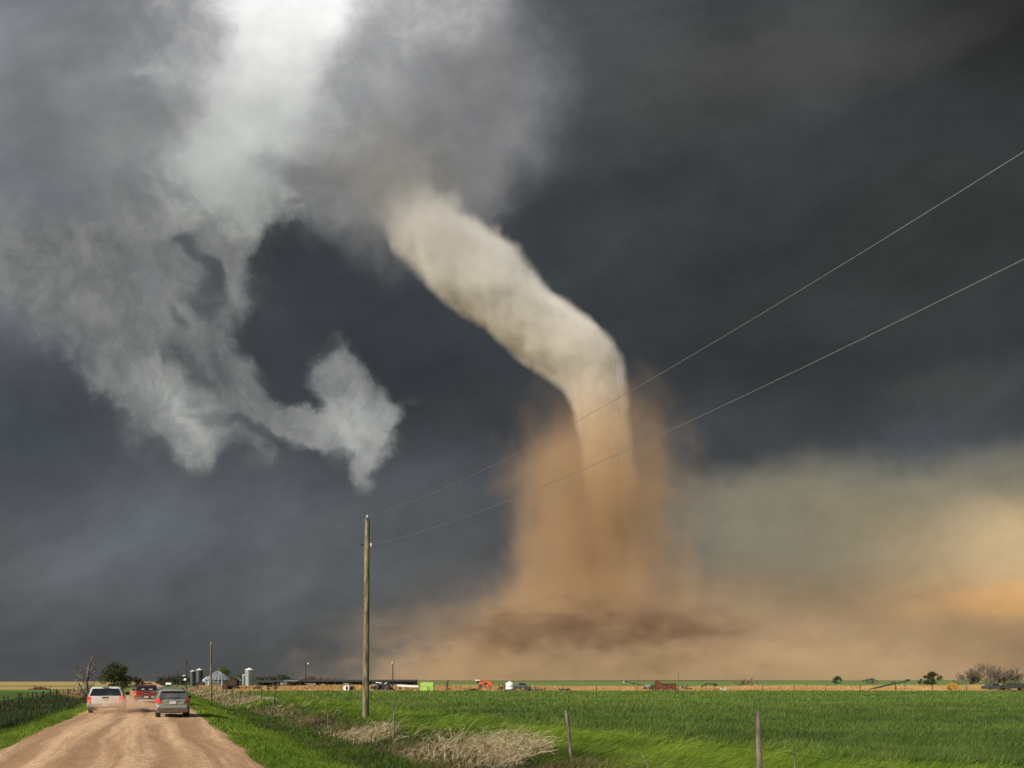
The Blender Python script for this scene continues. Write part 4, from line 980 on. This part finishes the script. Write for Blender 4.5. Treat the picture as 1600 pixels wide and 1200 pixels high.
def dead_tree():
    x, y, z = px_on(137, 100); k = 100/F; root = empty('dead_tree', (x, y, z), 0, 'bare dead tree with a pale broken top left of the road', 'dead tree')
    rng = random.Random(5); z0 = z
    def pt(px, py, dy=0): return ((px-137)*k, dy, CAM_H+(1063-py)*k-z0)
    limbs = [([(137, 1090), (136, 1076), (135, 1064), (138, 1052), (139, 1040), (144, 1030), (149, 1018)], .24, .05, 0), ([(135, 1064), (141, 1056), (147, 1048), (149, 1040)], .12, .03, .3), ([(138, 1052), (145, 1044), (148, 1033), (151, 1024)], .11, .025, -.2),
             ([(136, 1074), (130, 1066), (126, 1058), (119, 1053), (116, 1049)], .13, .03, .2), ([(137, 1088), (129, 1082), (127, 1072), (123, 1064), (121, 1058)], .14, .03, -.4), ([(127, 1072), (126, 1084), (128, 1092)], .08, .05, -.4),
             ([(136, 1078), (143, 1072), (148, 1064), (152, 1062)], .10, .02, .1), ([(139, 1040), (135, 1047), (133, 1055)], .06, .02, 0), ([(130, 1066), (129, 1056), (127, 1051)], .06, .02, 0), ([(144, 1030), (147, 1036), (152, 1035)], .05, .015, .2), ([(137, 1060), (128, 1054), (124, 1047)], .07, .015, -.2)]
    m = MB(); e = []
    for i, (pts, r0, r1, dy) in enumerate(limbs):
        n = len(pts); P = [pt(a_, b_, dy*j/(n-1)+rng.gauss(0, .05)) for j, (a_, b_) in enumerate(pts)]
        m.tube(P, [r0+(r1-r0)*j/(n-1) for j in range(n)], 7)
        for j in range(1, n):
            for _ in range(3):
                a = rng.uniform(0, 2*pi); branches(m, P[j], (cos(a), sin(a)*.7, rng.uniform(.1, 1.1)), rng.uniform(.35, .85), .028, 1, rng, e, .6, 4, .1, 3, .013)
    m.build('trunk', 'bark_dead', root, True)
dead_tree()
leafy('bush', 209, 250, 8.0, 4.0, 'brown leafless bush between the green tree and the red pickup', 'bush', L_brown, 13, 4200, .15, low=-.1)
for i, (px, w, h) in enumerate(((252, 5, 4.0), (262, 8, 4.9), (273, 8, 4.6), (284, 7, 5.2), (291, 6, 3.6))):
    leafy('tree', px, 330, w*1.25, h, ['small hazy roadside tree at the left end of the far row', 'broad hazy roadside tree, second from the left of the far row', 'hazy tree in the middle of the far roadside row', 'tallest hazy tree of the far roadside row, by the poles', 'low hazy tree at the right end of the far roadside row'][i], 'tree', L_haze_grey, 20+i, 1500, .28, group='hazy far trees right of the road', low=-.05)
leafy('tree', 349.5, 232, 6.4, 6.6, 'green tree standing behind the round grain bin roof', 'tree', L_bright, 31, 3600, .16)
leafy('tree', 373, 232, 4.2, 4.2, 'small yellow-green tree just left of the silver silo', 'tree', L_bright, 32, 2200, .16, low=0)
for i, (px, w, h) in enumerate(((404, 9, 4.2), (416, 11, 4.6), (429, 10, 4.5), (441, 9, 5.2), (449, 7, 4.0))):
    leafy('tree', px, 360, w, h, ['hazy tree nearest the silver silo in the row behind the shed', 'hazy tree second from the silver silo in the row behind the shed', 'flat-topped hazy tree in the middle of the row behind the shed', 'highest hazy tree of the row behind the shed', 'last hazy tree of the row behind the shed, at its right end'][i], 'tree', L_haze_grey, 40+i, 1300, .3, group='hazy trees behind the long shed', low=-.1)
bare('bush', 487, 215, 5.4, 3.8, 'reddish leafless bush behind the shed, right of the yard light', 'bush', 'twig_red', 51, 8, 4, .6, .05, minr=.03)
bare('bush', 518, 215, 4.4, 3.2, 'small bare bush behind the shed, left of the tall pole', 'bush', 'twig_red', 52, 6, 4, .6, .05, minr=.03)
bare('bush', 1172, 168, 6.6, 2.6, 'low leafless bush in the dry grass right of the scrap', 'bush', 'twig', 53, 9, 4, .6, .04, minr=.022)
leafy('tree', 1308, 420, 7.4, 4.6, 'small dark rounded tree on the far right horizon', 'tree', L_olive, 61, 1500, .24, low=-.05)
leafy('bush', 1360, 420, 10.5, 3.2, 'low wide bush on the far horizon between the two trees', 'bush', L_haze_grey, 62, 1300, .24, low=-.2)
leafy('tree', 1457, 300, 8.4, 5.6, 'leafy green tree left of the big bare trees', 'tree', L_olive, 63, 3600, .2, low=-.05)
leafy('bush', 1440, 330, 4.0, 2.8, 'small pale bush against the leafy green tree', 'bush', L_haze_grey, 64, 700, .2, low=-.1)
bare('bare_tree', 1513, 190, 7.0, 5.2, 'leafless grey tree at the left end of the right-hand clump', 'tree', 'twig', 71, 10, 4, .5, .09, group='bare trees at the right edge', minr=.035)
bare('bare_tree', 1543, 185, 9.0, 6.6, 'tallest leafless grey tree in the right-hand clump', 'tree', 'twig', 72, 10, 5, .5, .11, group='bare trees at the right edge', minr=.03)
bare('bare_tree', 1582, 185, 8.0, 5.6, 'leafless grey tree at the right edge of the picture', 'tree', 'twig', 73, 10, 5, .5, .1, group='bare trees at the right edge', minr=.03)

# ---------------------------------------------------------------- the farmyard
def ribbed(c, r, h, K=48, rings=14):
    prof = []
    for i in range(rings*2+1): prof.append((r*(1+(.008 if i % 2 else -.008)), h*i/(rings*2)))
    return prof
def silo(name, px, Y, dia, top_px, label, mat, cap, group=None, cone=.25, z_lift=0, apron=None):
    x, y, z = px_on(px, Y); root = empty(name, (x, y, z), 0, label, 'silo', group)
    h = CAM_H+(1063-top_px)/F*Y-z; r = dia/2; hc = h-cone*dia
    MB().lathe((0, 0, 0), ribbed(0, r, hc), 28).build('wall', mat, root, True)
    MB().lathe((0, 0, hc), [(r*1.05, 0), (r*1.04, .04), (r*.6, cone*dia*.5), (r*.16, cone*dia*.92), (r*.16, cone*dia), (.02, cone*dia*1.02)], 28).build('roof', cap, root, True)
    MB().tube([(r*.3, -r-.05, .2), (r*.3, -r-.05, hc)], .035, 5).tube([(r*.3+.35, -r-.02, .2), (r*.3+.35, -r-.02, hc)], .035, 5).build('ladder', 'iron', root)
    return root
silo('silo', 301, 262, 1.95, 1047, 'shorter dark silo with a white cap, left one of the pair', 'galv_dark', 'cap_white')
silo('silo', 311.5, 262, 2.5, 1044.5, 'taller dark silo with a white cap, right one of the pair', 'galv_dark', 'cap_white')
silo('silo', 389.5, 180, 2.25, 1043.5, 'shiny silver silo with a white conical cap right of the grain bin', 'galv', 'cap_white')
silo('silo', 381.3, 186, 1.0, 1053.5, 'narrow silver silo tucked against the left of the shiny one', 'galv', 'cap_white')
x, y, z = px_on(340.5, 182); gb = empty('grain_bin', (x, y, z), 0, 'wide round galvanised grain bin with a ribbed conical roof', 'grain bin')
MB().lathe((0, 0, 0), ribbed(0, 3.15, 2.45), 40).build('wall', 'galv', gb, True)
rf = MB(); K = 48; V = []
for i, (rr, zz) in enumerate(((3.45, 2.28), (2.2, 3.28), (.45, 4.55), (.45, 4.7), (.05, 4.8))):
    for k in range(K): q = 1+(.0 if k % 2 else .02)*(i < 2); V.append((rr*q*cos(2*pi*k/K), rr*q*sin(2*pi*k/K), zz+(0 if k % 2 else .10)*(i < 3)))
rf.add(V, [(i*K+k, i*K+(k+1) % K, (i+1)*K+(k+1) % K, (i+1)*K+k) for i in range(4) for k in range(K)]).build('roof', 'galv', gb)
MB().box((.15, -3.16, .95), (2.0, .12, 1.9)).build('door', 'galv_dark', gb)
for dx in (-1.1, 1.3, 2.2): MB().box((dx, -3.2+.12*abs(dx)**1.6, 1.1), (.10, .08, 2.2)).build('rib', 'cap_white', gb)
x, y, z = px_on(323.5, 186); gb = empty('grain_bin', (x, y, z), 0, 'smaller grey grain bin half hidden left of the ribbed roof', 'grain bin')
MB().lathe((0, 0, 0), ribbed(0, 1.25, 2.2), 28).build('wall', 'galv', gb, True); MB().lathe((0, 0, 2.2), [(1.32, 0), (.3, .75), (.28, .9), (.02, .95)], 28).build('roof', 'cap_white', gb, True)
x, y, z = px_on(371, 188); gb = empty('storage_bin', (x, y, z), 0, 'low grey round bin behind the rusty machine', 'grain bin')
MB().lathe((0, 0, 0), ribbed(0, 1.7, 2.0), 28).build('wall', 'galv', gb, True); MB().lathe((0, 0, 2.0), [(1.78, 0), (.3, .8), (.02, .95)], 28).build('roof', 'galv', gb, True)
x, y, z = px_on(314, 184); wg = empty('grain_wagon', (x, y, z), 0, 'dark grain wagon parked left of the small grey bin', 'wagon')
MB().box((0, 0, 1.25), (2.0, 1.6, .9), taper=1.25).build('hopper', 'scrap', wg); MB().box((0, 0, .7), (1.8, .2, .15)).tube([(-1, 0, .7), (-1.9, 0, .5)], .05).build('frame', 'iron', wg)
for sx in (-1, 1):
    for sy in (-1, 1): MB().lathe((0, 0, 0), [(.15, -.1), (.34, -.1), (.34, .1), (.15, .1)], 14).build('wheel', 'tyre', wg).matrix_local = __import__('mathutils').Matrix.Translation((sx*.6, sy*.75, .34)) @ __import__('mathutils').Matrix.Rotation(R(90), 4, 'X')
for i, (px, Y, py, w, h, lab) in enumerate(((264, 300, 1068.3, 2.3, .8, 'tiny white trailer under the hazy trees by the road'), (290, 250, 1061.5, 1.4, .8, 'small pale round-roofed tank beside the transformer pole'), (288, 262, 1055.5, 1.3, .45, 'small white dome just above the pale tank by the pole'))):
    x, y, z = px_on(px, Y); zc = CAM_H+(1063-py)/F*Y
    if i == 0:
        tr = empty('trailer', (x, y, z), 0, lab, 'trailer'); MB().box((0, 0, max(.75, zc-z)), (w, 1.2, h), bev=.12).build('body', 'cap_white', tr)
        for d in (-.7, .7): MB().tube([(d, -.62, .25), (d, .62, .25)], .25, 14).build('wheel', 'tyre', tr)
    else:
        tr = empty('tank', (x, y, z), 0, lab, 'tank'); hh = zc-z
        MB().lathe((0, 0, hh-h/2), [(w*.45, 0), (w*.5, h*.3), (w*.46, h*.6), (w*.3, h*.85), (.05, h)], 18).build('shell', 'cap_white', tr, True)
        MB().tube([(-w*.3, 0, 0), (-w*.3, 0, hh-h/2+.1)], .08).tube([(w*.3, 0, 0), (w*.3, 0, hh-h/2+.1)], .08).tube([(0, w*.3, 0), (0, w*.3, hh-h/2+.1)], .08).build('stand', 'iron', tr)
# long open shed
x0, x1s, Yb = (427-800)/F*200, (651-800)/F*200, 200
sh = empty('cattle_shed', ((x0+x1s)/2, Yb, gzf((x0+x1s)/2, Yb)), 0, 'very long low open-fronted cattle shed with a dark flat roof', 'shed'); Ls = x1s-x0
MB().prism([(-2.2, 1.75), (2.4, 2.25), (2.4, 2.40), (-2.2, 1.92)], -Ls/2, Ls/2).build('roof', 'dark_roof', sh)
MB().box((0, 2.2, 1.1), (Ls-.4, .12, 2.2)).build('back_wall', 'dark_roof', sh)
rng = random.Random(8)
for i in range(19): MB().box((-Ls/2+.4+i*(Ls-.8)/18, -1.9, .9), (.18, .18, 1.78)).build('post', 'dark_post', sh)
for a, w_, hh in ((.10, 3.0, 1.5), (.27, 3.4, 1.2), (.36, 1.2, 1.0), (.52, 1.6, 1.3), (.72, 2.6, 1.0), (.88, 4.0, .9)):
    MB().box((-Ls/2+a*Ls, -2.05, hh/2+.45), (w_, .06, hh*.5)).build('panel', 'grey_board', sh)
x, y, z = px_on(414, 205); s2 = empty('farm_shed', (x, y, z), 0, 'short dark lean-to shed between the silver silo and the long shed', 'shed')
MB().prism([(-1.8, 1.5), (1.8, 2.1), (1.8, 2.25), (-1.8, 1.65)], -3.4, 3.4).build('roof', 'dark_roof', s2); MB().box((0, 1.6, .95), (6.6, .1, 1.9)).build('back_wall', 'dark_roof', s2)
for d in (-3.2, 0, 3.2): MB().box((d, -1.6, .78), (.16, .16, 1.54)).build('post', 'dark_post', s2)
x, y, z = px_on(456, 196); s3 = empty('calf_shelter', (x, y, z), 0, 'pale sheet roof shelter at the left end of the long shed', 'shelter')
MB().prism([(-1.2, 1.95), (1.2, 2.15), (1.2, 2.22), (-1.2, 2.02)], -2.1, 2.6).build('roof', 'galv', s3)
for d in (-1.9, 2.3): MB().tube([(d, -1, 0), (d, -1, 1.98)], .06).tube([(d, 1, 0), (d, 1, 2.14)], .06).build('post', 'dark_post', s3)
MB().box((.2, 1.05, .8), (4, .08, 1.5)).build('back_wall', 'dark_roof', s3)
x, y, z = px_on(461, 170); au = empty('loading_chute', (x, y, z), 0, 'dark sloping beam leaning up against the left yard light', 'chute')
MB().tube([(-2.6, 0, 1.0), (2.5, 0, 2.5)], .12, 6).build('beam', 'rust_dark', au); MB().tube([(-1.4, .0, 0), (-1.3, 0, 1.3)], .06).tube([(1.4, 0, 0), (1.4, 0, 2.1)], .06).build('prop', 'dark_post', au)

# ---------------------------------------------------------------- machines and scrap along the dry strip
def yard(name, px, Y, label, cat, parts, group=None, rz=0):
    x, y, z = px_on(px, Y); root = empty(name, (x, y, z), rz, label, cat, group)
    for nm, mat, mb in parts: mb.build(nm, mat, root, False)
    return root
def wh(x, y, r, w=.3, K=18): return MB().tube([(x, y-w/2, r), (x, y+w/2, r)], r, K)
def lump(w, d, h, seed, n=16, sx=.35):
    """jumble of broken plates and bars heaped up"""
    rg = random.Random(seed); m = MB()
    for i in range(n):
        q = rg.uniform(-1, 1); hh = h*(1-abs(q)**1.8)*rg.uniform(.35, 1)
        m.box((q*w/2, rg.uniform(-d/2, d/2), hh*.5), (rg.uniform(.2, sx)*w*.6, rg.uniform(.2, .6)*d, max(.12, hh*rg.uniform(.5, 1))), rz=rg.uniform(0, 3), rx=rg.uniform(-.4, .4), ry=rg.uniform(-.5, .5), taper=rg.uniform(.5, 1))
    for i in range(n//2):
        q = rg.uniform(-.5, .5)*w; m.tube([(q, rg.uniform(-d, d)*.4, .1), (q+rg.uniform(-.4, .4)*w*.5, rg.uniform(-d, d)*.4, h*rg.uniform(.6, 1.1))], .05, 5)
    return m
def tyres(spots, r=.5):
    m = MB()
    for x, y, rr in spots: m.lathe((x, y, .02), [(rr*.55, 0), (rr*.95, 0), (rr, .12), (rr*.95, .26), (rr*.55, .26)], 16)
    return m
yard('combine_harvester', 362, 150, 'rusty brown combine harvester in front of the grain bin', 'farm machine', [
    ('body', 'rust_dark', MB().box((.45, 0, 1.65), (1.9, 1.5, 1.5), bev=.06).box((-.75, 0, 1.3), (.7, 1.2, .8), ry=.2)), ('hopper', 'rust_dark', MB().box((.45, 0, 2.5), (1.0, 1.2, .3), taper=1.2)),
    ('chimney', 'iron', MB().tube([(.0, 0, 2.5), (.0, 0, 3.15)], .09).tube([(-.25, 0, 3.1), (.28, 0, 3.1)], .12)), ('wheel', 'tyre', wh(-1.0, -.9, .62, .4)), ('wheel', 'tyre', wh(-1.0, .9, .62, .4)), ('wheel', 'tyre', wh(1.0, -.8, .4)), ('wheel', 'tyre', wh(1.0, .8, .4)),
    ('header', 'rust', MB().box((-1.2, 0, .85), (.9, 2.6, .5), ry=.3)), ('axle', 'iron', MB().tube([(-1, -1, .6), (-1, 1, .6)], .09).box((0, 0, .75), (2.0, .5, .4)))])
yard('scrap_tyres', 401, 150, 'two dark tyres lying in dry grass below the silver silo', 'scrap tyres', [('tyre', 'tyre', wh(-.2, 0, .42, .5)), ('tyre', 'tyre', wh(.5, .2, .5, .5)), ('axle', 'rust', MB().tube([(-1, 0, .4), (.6, .1, .5)], .07))])  # a pair of old tyres with a bar between them
yard('cart_frame', 428, 146, 'old cart frame with a long beam and one round wheel in the dry grass', 'farm machine', [
    ('frame', 'rust_dark', MB().box((0, 0, 1.05), (3.4, .16, .16)).box((.9, 0, 1.15), (.1, .1, .5)).box((-1.4, 0, .6), (.16, .16, .9), ry=.4).box((-1.0, 0, .9), (.9, .14, .3))),
    ('wheel', 'tyre', wh(.35, 0, .48, .3)), ('wheel', 'tyre', wh(-1.3, .2, .30, .2))])
yard('stock_tank', 545, 140, 'white barrel lying beside a black half-hoop in the dry grass', 'tank', [
    ('barrel', 'cap_white', MB().tube([(-.55, -.5, .62), (-.55, .5, .62)], .52, 18).box((-.2, 0, .62), (.8, 1.0, .95), bev=.1)), ('hoop', 'scrap', MB().tube([(.35, 0, .9), (.8, 0, .95), (1.15, 0, .7), (1.3, 0, .2)], .14, 8).tube([(.2, -.4, .4), (.6, .4, .5)], .3, 10))])
yard('scrap_heap', 597, 147, 'big black heap of scrap behind the tall pole', 'scrap heap', [
    ('scrap', 'scrap', lump(5.4, 2.2, 2.0, 5, 26)), ('sheet', 'cap_white', MB().box((-.6, -.6, 1.72), (1.3, .05, .16), ry=.15).box((.9, -.6, 1.6), (.7, .05, .14), ry=-.4)), ('plank', 'rust_dark', MB().tube([(.9, -.4, 1.5), (2.6, -.4, .2)], .12, 6).tube([(-2.4, -.5, .5), (.3, -.5, 1.6)], .08, 6))])
yard('feed_trough', 637.5, 150, 'long white trough on low legs left of the lime green box', 'trough', [
    ('trough', 'cap_white', MB().box((0, 0, 1.0), (4.7, 1.0, .42), ry=.045, bev=.05)), ('leg', 'iron', MB().box((-1.8, 0, .4), (.15, .9, .8))), ('leg', 'iron', MB().box((1.8, 0, .36), (.15, .9, .7))), ('lip', 'galv', MB().box((0, -.52, 1.24), (4.7, .06, .08), ry=.045))])
yard('feed_wagon', 667.5, 139, 'lime green boxy feed wagon standing in the dry grass', 'wagon', [
    ('box', 'lime', MB().box((0, 0, .94), (2.65, 1.8, 1.80), bev=.05)), ('rail', 'lime', MB().box((0, -.93, 1.02), (2.7, .07, .10)).box((0, -.93, 1.80), (2.7, .07, .10)).box((-1.3, -.93, 1.0), (.1, .07, 1.6)).box((1.3, -.93, 1.0), (.1, .07, 1.6))),
    ('opening', 'scrap', MB().box((.75, -.3, 1.88), (.7, .9, .06))), ('wheel', 'tyre', wh(-.8, -.55, .2, .16)), ('wheel', 'tyre', wh(.8, -.55, .2, .16)), ('wheel', 'tyre', wh(-.8, .85, .3, .16)), ('wheel', 'tyre', wh(.8, .85, .3, .16))])
yard('bent_pipe', 699, 146, 'dark bent upright pipe just right of the lime green wagon', 'pipe', [
    ('pipe', 'rust_dark', MB().tube([(-.15, 0, 0), (-.05, 0, 1.2), (.05, 0, 1.9), (.35, 0, 2.3)], [.17, .14, .15, .09], 8)), ('base', 'rust', lump(1.9, 1, .7, 3, 8))])
yard('combine_harvester', 757, 168, 'orange-red combine harvester with a white cab top', 'farm machine', [
    ('body', 'orange_red', MB().box((.2, 0, 1.3), (3.2, 1.6, 1.1), bev=.08).box((-.6, 0, 1.95), (1.2, 1.3, .5), bev=.05).box((.7, 0, 2.05), (.5, .6, .5)).box((1.7, 0, 1.0), (.6, 1.4, .9), ry=.3)),
    ('cab', 'glass', MB().box((-1.5, 0, 1.75), (.7, 1.2, .7), bev=.04)), ('cab_roof', 'cap_white', MB().box((-1.75, 0, 2.2), (1.2, 1.3, .22), bev=.06)), ('wheel', 'tyre', wh(-.9, -.85, .6, .4)), ('wheel', 'tyre', wh(-.9, .85, .6, .4)), ('wheel', 'tyre', wh(1.2, -.8, .4)), ('wheel', 'tyre', wh(1.2, .8, .4)),
    ('vent', 'rust_dark', MB().box((.3, -.83, 1.4), (.8, .05, .5)).box((-.6, -.68, 2.0), (.5, .05, .25)))])
yard('scrap_heap', 740, 140, 'low rusty scrap in the grass below the red combine', 'scrap heap', [('scrap', 'rust_dark', lump(3.8, 1, .6, 14, 14, .3))])
yard('scrap_heap', 788, 148, 'dark green and black junk pile left of the white tank', 'scrap heap', [('scrap', 'scrap_green', lump(3.0, 1.6, 1.5, 15, 18)), ('tyre', 'tyre', wh(.5, -.6, .6, .3))])
yard('liquid_tank', 796.5, 146, 'white upright plastic tank with a grey band among the scrap', 'tank', [
    ('tank', 'cap_white', MB().lathe((0, 0, .25), [(.86, 0), (.9, .08), (.9, .5), (.86, .55), (.9, .6), (.9, 1.15), (.8, 1.4), (.3, 1.6), (.25, 1.72), (.05, 1.74)], 24)), ('band', 'galv', MB().lathe((0, 0, .95), [(.915, 0), (.915, .12)], 24)), ('base', 'scrap', MB().box((0, 0, .12), (2.0, 1.8, .22)))])
yard('parked_car_wreck', 815, 150, 'grey wrecked car body just right of the white tank', 'wrecked car', [
    ('body', 'galv_dark', MB().loft([[(x, y, z) for y, z in ((-.8, .4), (-.85, .9*k), (-.6, h), (.6, h), (.85, .9*k), (.8, .4))] for x, h, k in ((-2, 1.0, .9), (-1.2, 1.3, 1), (-.5, 1.75, 1.05), (.6, 1.7, 1.05), (1.2, 1.15, 1), (2.1, .95, .9))])),
    ('window', 'glass', MB().box((.05, -.74, 1.42), (1.3, .08, .36))), ('wheel', 'tyre', wh(-1.3, -.8, .33)), ('wheel', 'tyre', wh(1.35, -.8, .33)), ('wheel', 'tyre', wh(-1.3, .8, .33)), ('wheel', 'tyre', wh(1.35, .8, .33))])
yard('scrap_heap', 835, 141, 'jumble of dark bars and pale sheets right of the wrecked car', 'scrap heap', [('scrap', 'scrap', lump(5.4, 1.2, .9, 17, 22, .3)), ('sheet', 'grey_board', MB().box((-.2, -.6, .5), (.8, .05, .3), ry=.3).box((1.1, -.6, .4), (.7, .05, .2), ry=-.5)), ('tyre', 'tyre', wh(-1.6, -.5, .5, .3))])
yard('scrap_heap', 882, 141, 'small dark scrap lying alone in the middle of the dry strip', 'scrap heap', [('scrap', 'scrap', lump(3.2, 1, .75, 18, 14, .3))])
yard('grain_auger', 993, 158, 'long thin green auger sloping down to the rusty hopper', 'farm machine', [
    ('tube', 'scrap_green', MB().tube([(-2.6, 0, 2.0), (2.4, 0, .9)], .11, 8)), ('spout', 'galv', MB().tube([(-2.6, 0, 2.0), (-2.75, 0, 1.65)], .13, 8)), ('leg', 'iron', MB().tube([(1, 0, 0), (.6, 0, 1.3)], .05, 5).tube([(-.2, .4, 0), (-.4, 0, 1.5)], .05, 5))])
yard('old_tractor', 1014, 146, 'small grey and black tractor nosed against the rusty hopper', 'tractor', [
    ('hood', 'galv', MB().box((-.2, 0, .95), (1.3, .6, .5), bev=.08)), ('seat', 'scrap', MB().box((.75, 0, 1.0), (.5, .6, .5), bev=.05)), ('wheel', 'tyre', wh(.7, -.6, .6, .3)), ('wheel', 'tyre', wh(.7, .6, .6, .3)), ('wheel', 'tyre', wh(-.8, -.5, .36, .2)), ('wheel', 'tyre', wh(-.8, .5, .36, .2))])
yard('rusty_hopper', 1038, 146, 'large rust-brown hopper with a high pointed left side', 'hopper', [
    ('hopper', 'rust', MB().prism([(-.9, .15), (.9, .15), (.9, 1.5), (-.9, 1.4)], -1.9, 2.4).add([(-1.9, -.9, 1.3), (-1.9, .9, 1.3), (-.6, -.9, 1.5), (-.6, .9, 1.5), (-1.75, -.8, 2.35), (-1.75, .8, 2.35), (-1.2, -.8, 2.1), (-1.2, .8, 2.1)], [(0, 2, 6, 4), (1, 5, 7, 3), (4, 6, 7, 5), (0, 4, 5, 1), (2, 3, 7, 6)])),
    ('rim', 'rust_dark', MB().box((.9, 0, 1.52), (3.0, 1.9, .08)).box((1.2, -.93, 1.0), (.08, .06, 1.0)).box((.2, -.93, .9), (.08, .06, 1.1)))])
yard('scrap_heap', 1070, 150, 'low mossy scrap pile right of the rusty hopper', 'scrap heap', [('scrap', 'scrap_green', lump(3.6, 1.2, 1.2, 21, 16, .3))])
yard('loader_arm', 1109, 146, 'dark angled loader arm poking out of the dry grass', 'farm machine', [
    ('arm', 'scrap', MB().tube([(-1.8, 0, .7), (-.8, 0, 1.55), (1.1, 0, 1.5)], .12, 6)), ('bucket', 'scrap', MB().box((1.25, 0, 1.3), (.35, 1.2, .5), ry=.3)), ('stand', 'rust_dark', MB().tube([(-.8, 0, 0), (-.8, 0, 1.5)], .07, 5).tube([(1, 0, 0), (1, 0, 1.5)], .07, 5))])
yard('sack', 1129, 140, 'small white torn sack at the edge of the wheat', 'sack', [('sack', 'canvas', lump(1.6, .8, .7, 23, 7, .5)), ('tie', 'grey_board', MB().box((-.7, 0, .15), (.8, .4, .2), ry=.2))])
yard('conveyor', 1392, 146, 'long dark conveyor lying aslant in the dry grass at right', 'farm machine', [
    ('chute', 'scrap_green', MB().tube([(-3.6, 0, .5), (0, 0, 1.35), (1, 0, 1.5)], .20, 6).tube([(1, 0, 1.6), (3.9, 0, 2.15)], .17, 6)), ('motor', 'scrap', MB().box((3.6, 0, 2.2), (.8, .4, .4), ry=-.2).box((.6, 0, 1.8), (.5, .4, .3))), ('leg', 'iron', MB().tube([(1, 0, 0), (1, 0, 1.5)], .06, 5).tube([(3.2, 0, 0), (3, 0, 2)], .05, 5)), ('tail', 'rust_dark', MB().tube([(-5.2, 0, .15), (-3.6, 0, .5)], .10, 5))])
yard('round_tank', 1488.5, 141, 'dark yellow round tank on two feet left of the bare trees', 'tank', [
    ('drum', 'yellow', MB().tube([(0, -.6, .98), (0, .6, .98)], .84, 26)), ('end_ring', 'rust', MB().tube([(0, -.62, .98), (0, -.61, .98)], .10, 22)), ('foot', 'rust_dark', MB().box((-.4, 0, .15), (.15, .9, .3)).box((.4, 0, .15), (.15, .9, .3)))])
yard('parked_sedan', 1552, 146, 'old grey sedan half sunk in grass under the bare trees', 'wrecked car', [
    ('body', 'galv_dark', MB().loft([[(x, y, z) for y, z in ((-.8, .4), (-.85, .9*k), (-.6, h), (.6, h), (.85, .9*k), (.8, .4))] for x, h, k in ((-2, 1.0, .9), (-1.2, 1.15, 1), (-.6, 1.55, 1.05), (.6, 1.55, 1.05), (1.2, 1.1, 1), (2.1, .9, .9))])),
    ('window', 'glass', MB().box((0, -.76, 1.28), (1.2, .08, .3))), ('wheel', 'tyre', wh(-1.3, -.8, .33)), ('wheel', 'tyre', wh(1.35, -.8, .33))])
yard('farm_truck', 1586, 142, 'black hulk of an old truck at the right edge', 'wrecked truck', [
    ('body', 'scrap', MB().box((.6, 0, 1.0), (3.6, 1.8, 1.1), bev=.15).box((-1.9, 0, .85), (1.4, 1.6, .9), bev=.2)), ('cab', 'scrap', MB().box((-.4, 0, 1.45), (1.3, 1.6, .5), taper=.85, bev=.1)), ('wheel', 'tyre', wh(-1.9, -.8, .42)), ('wheel', 'tyre', wh(1.6, -.8, .42)), ('wheel', 'tyre', wh(-1.9, .8, .42)), ('wheel', 'tyre', wh(1.6, .8, .42))])
yard('scrap_heap', 65, 160, 'small reddish brown heap in the field left of the dead tree', 'scrap heap', [('scrap', 'rust', lump(5.4, 1.5, .9, 31, 14, .3))])
yard('tractor_tyre', 129, 93, 'black tyre standing at the foot of the dead tree', 'tyre', [('tyre', 'tyre', MB().tube([(0, -.15, .5), (0, .15, .5)], .46, 22)), ('hub', 'grey_board', MB().tube([(0, -.17, .5), (0, .17, .5)], .18, 14))])
# brush pile under the dead tree
yard('brush_pile', 118, 96, 'tangle of fallen dead branches below the dead tree', 'brush pile', [('branches', 'bark_pale', (lambda m: [m.tube([(a, b, c_), (a+dx, b+.2, c_+.5), (a+1.6*dx, b+.1, c_+dz)], [.05, .035, .015], 5) for a, b, c_, dx, dz in [(random.Random(i).uniform(-2.5, 2), random.Random(i+50).uniform(-1, 1), .05, random.Random(i+9).uniform(-1.2, 1.2), random.Random(i+70).uniform(.2, 1.3)) for i in range(16)]] and m)(MB()))])

# ---------------------------------------------------------------- dust kicked up behind the white pickup
def puff(name, px, Y, d, zc, dens, seed):
    x, y, z = px_on(px, Y)
    bm = bmesh.new(); bmesh.ops.create_icosphere(bm, subdivisions=3, radius=1); me = bpy.data.meshes.new(name); bm.to_mesh(me); bm.free()
    m, T = new_mat(name); co = T.node('ShaderNodeTexCoord').outputs['Object']
    ln = T.vm('LENGTH', co); no = T.noise(T.vm('ADD', co, (seed, 0, 0)), 2.2, 4, .6)
    de = T.m('MULTIPLY', T.sstep(T.m('MULTIPLY_ADD', T.m('SUBTRACT', no, .5), -1.2, ln), .85, .2), dens)
    v = T.node('ShaderNodeVolumePrincipled'); v.inputs['Density Attribute'].default_value = ''; T.put(v.inputs['Color'], (.80, .60, .43)); T.put(v.inputs['Density'], de); T.l.new(v.outputs[0], T.out.inputs['Volume']); v.inputs['Anisotropy'].default_value = -.2
    me.materials.append(m); o = link(bpy.data.objects.new(name, me)); o.location = (x, y, z+zc); o.scale = d; o.rotation_euler = (0, 0, A)
    return tag(o, kind='stuff')
puff('road_dust', 184, 43.2, (2.3, 2.8, 1.05), .5, .42, 1)
puff('road_dust', 212, 52, (3.2, 5.5, .8), .3, .16, 4)
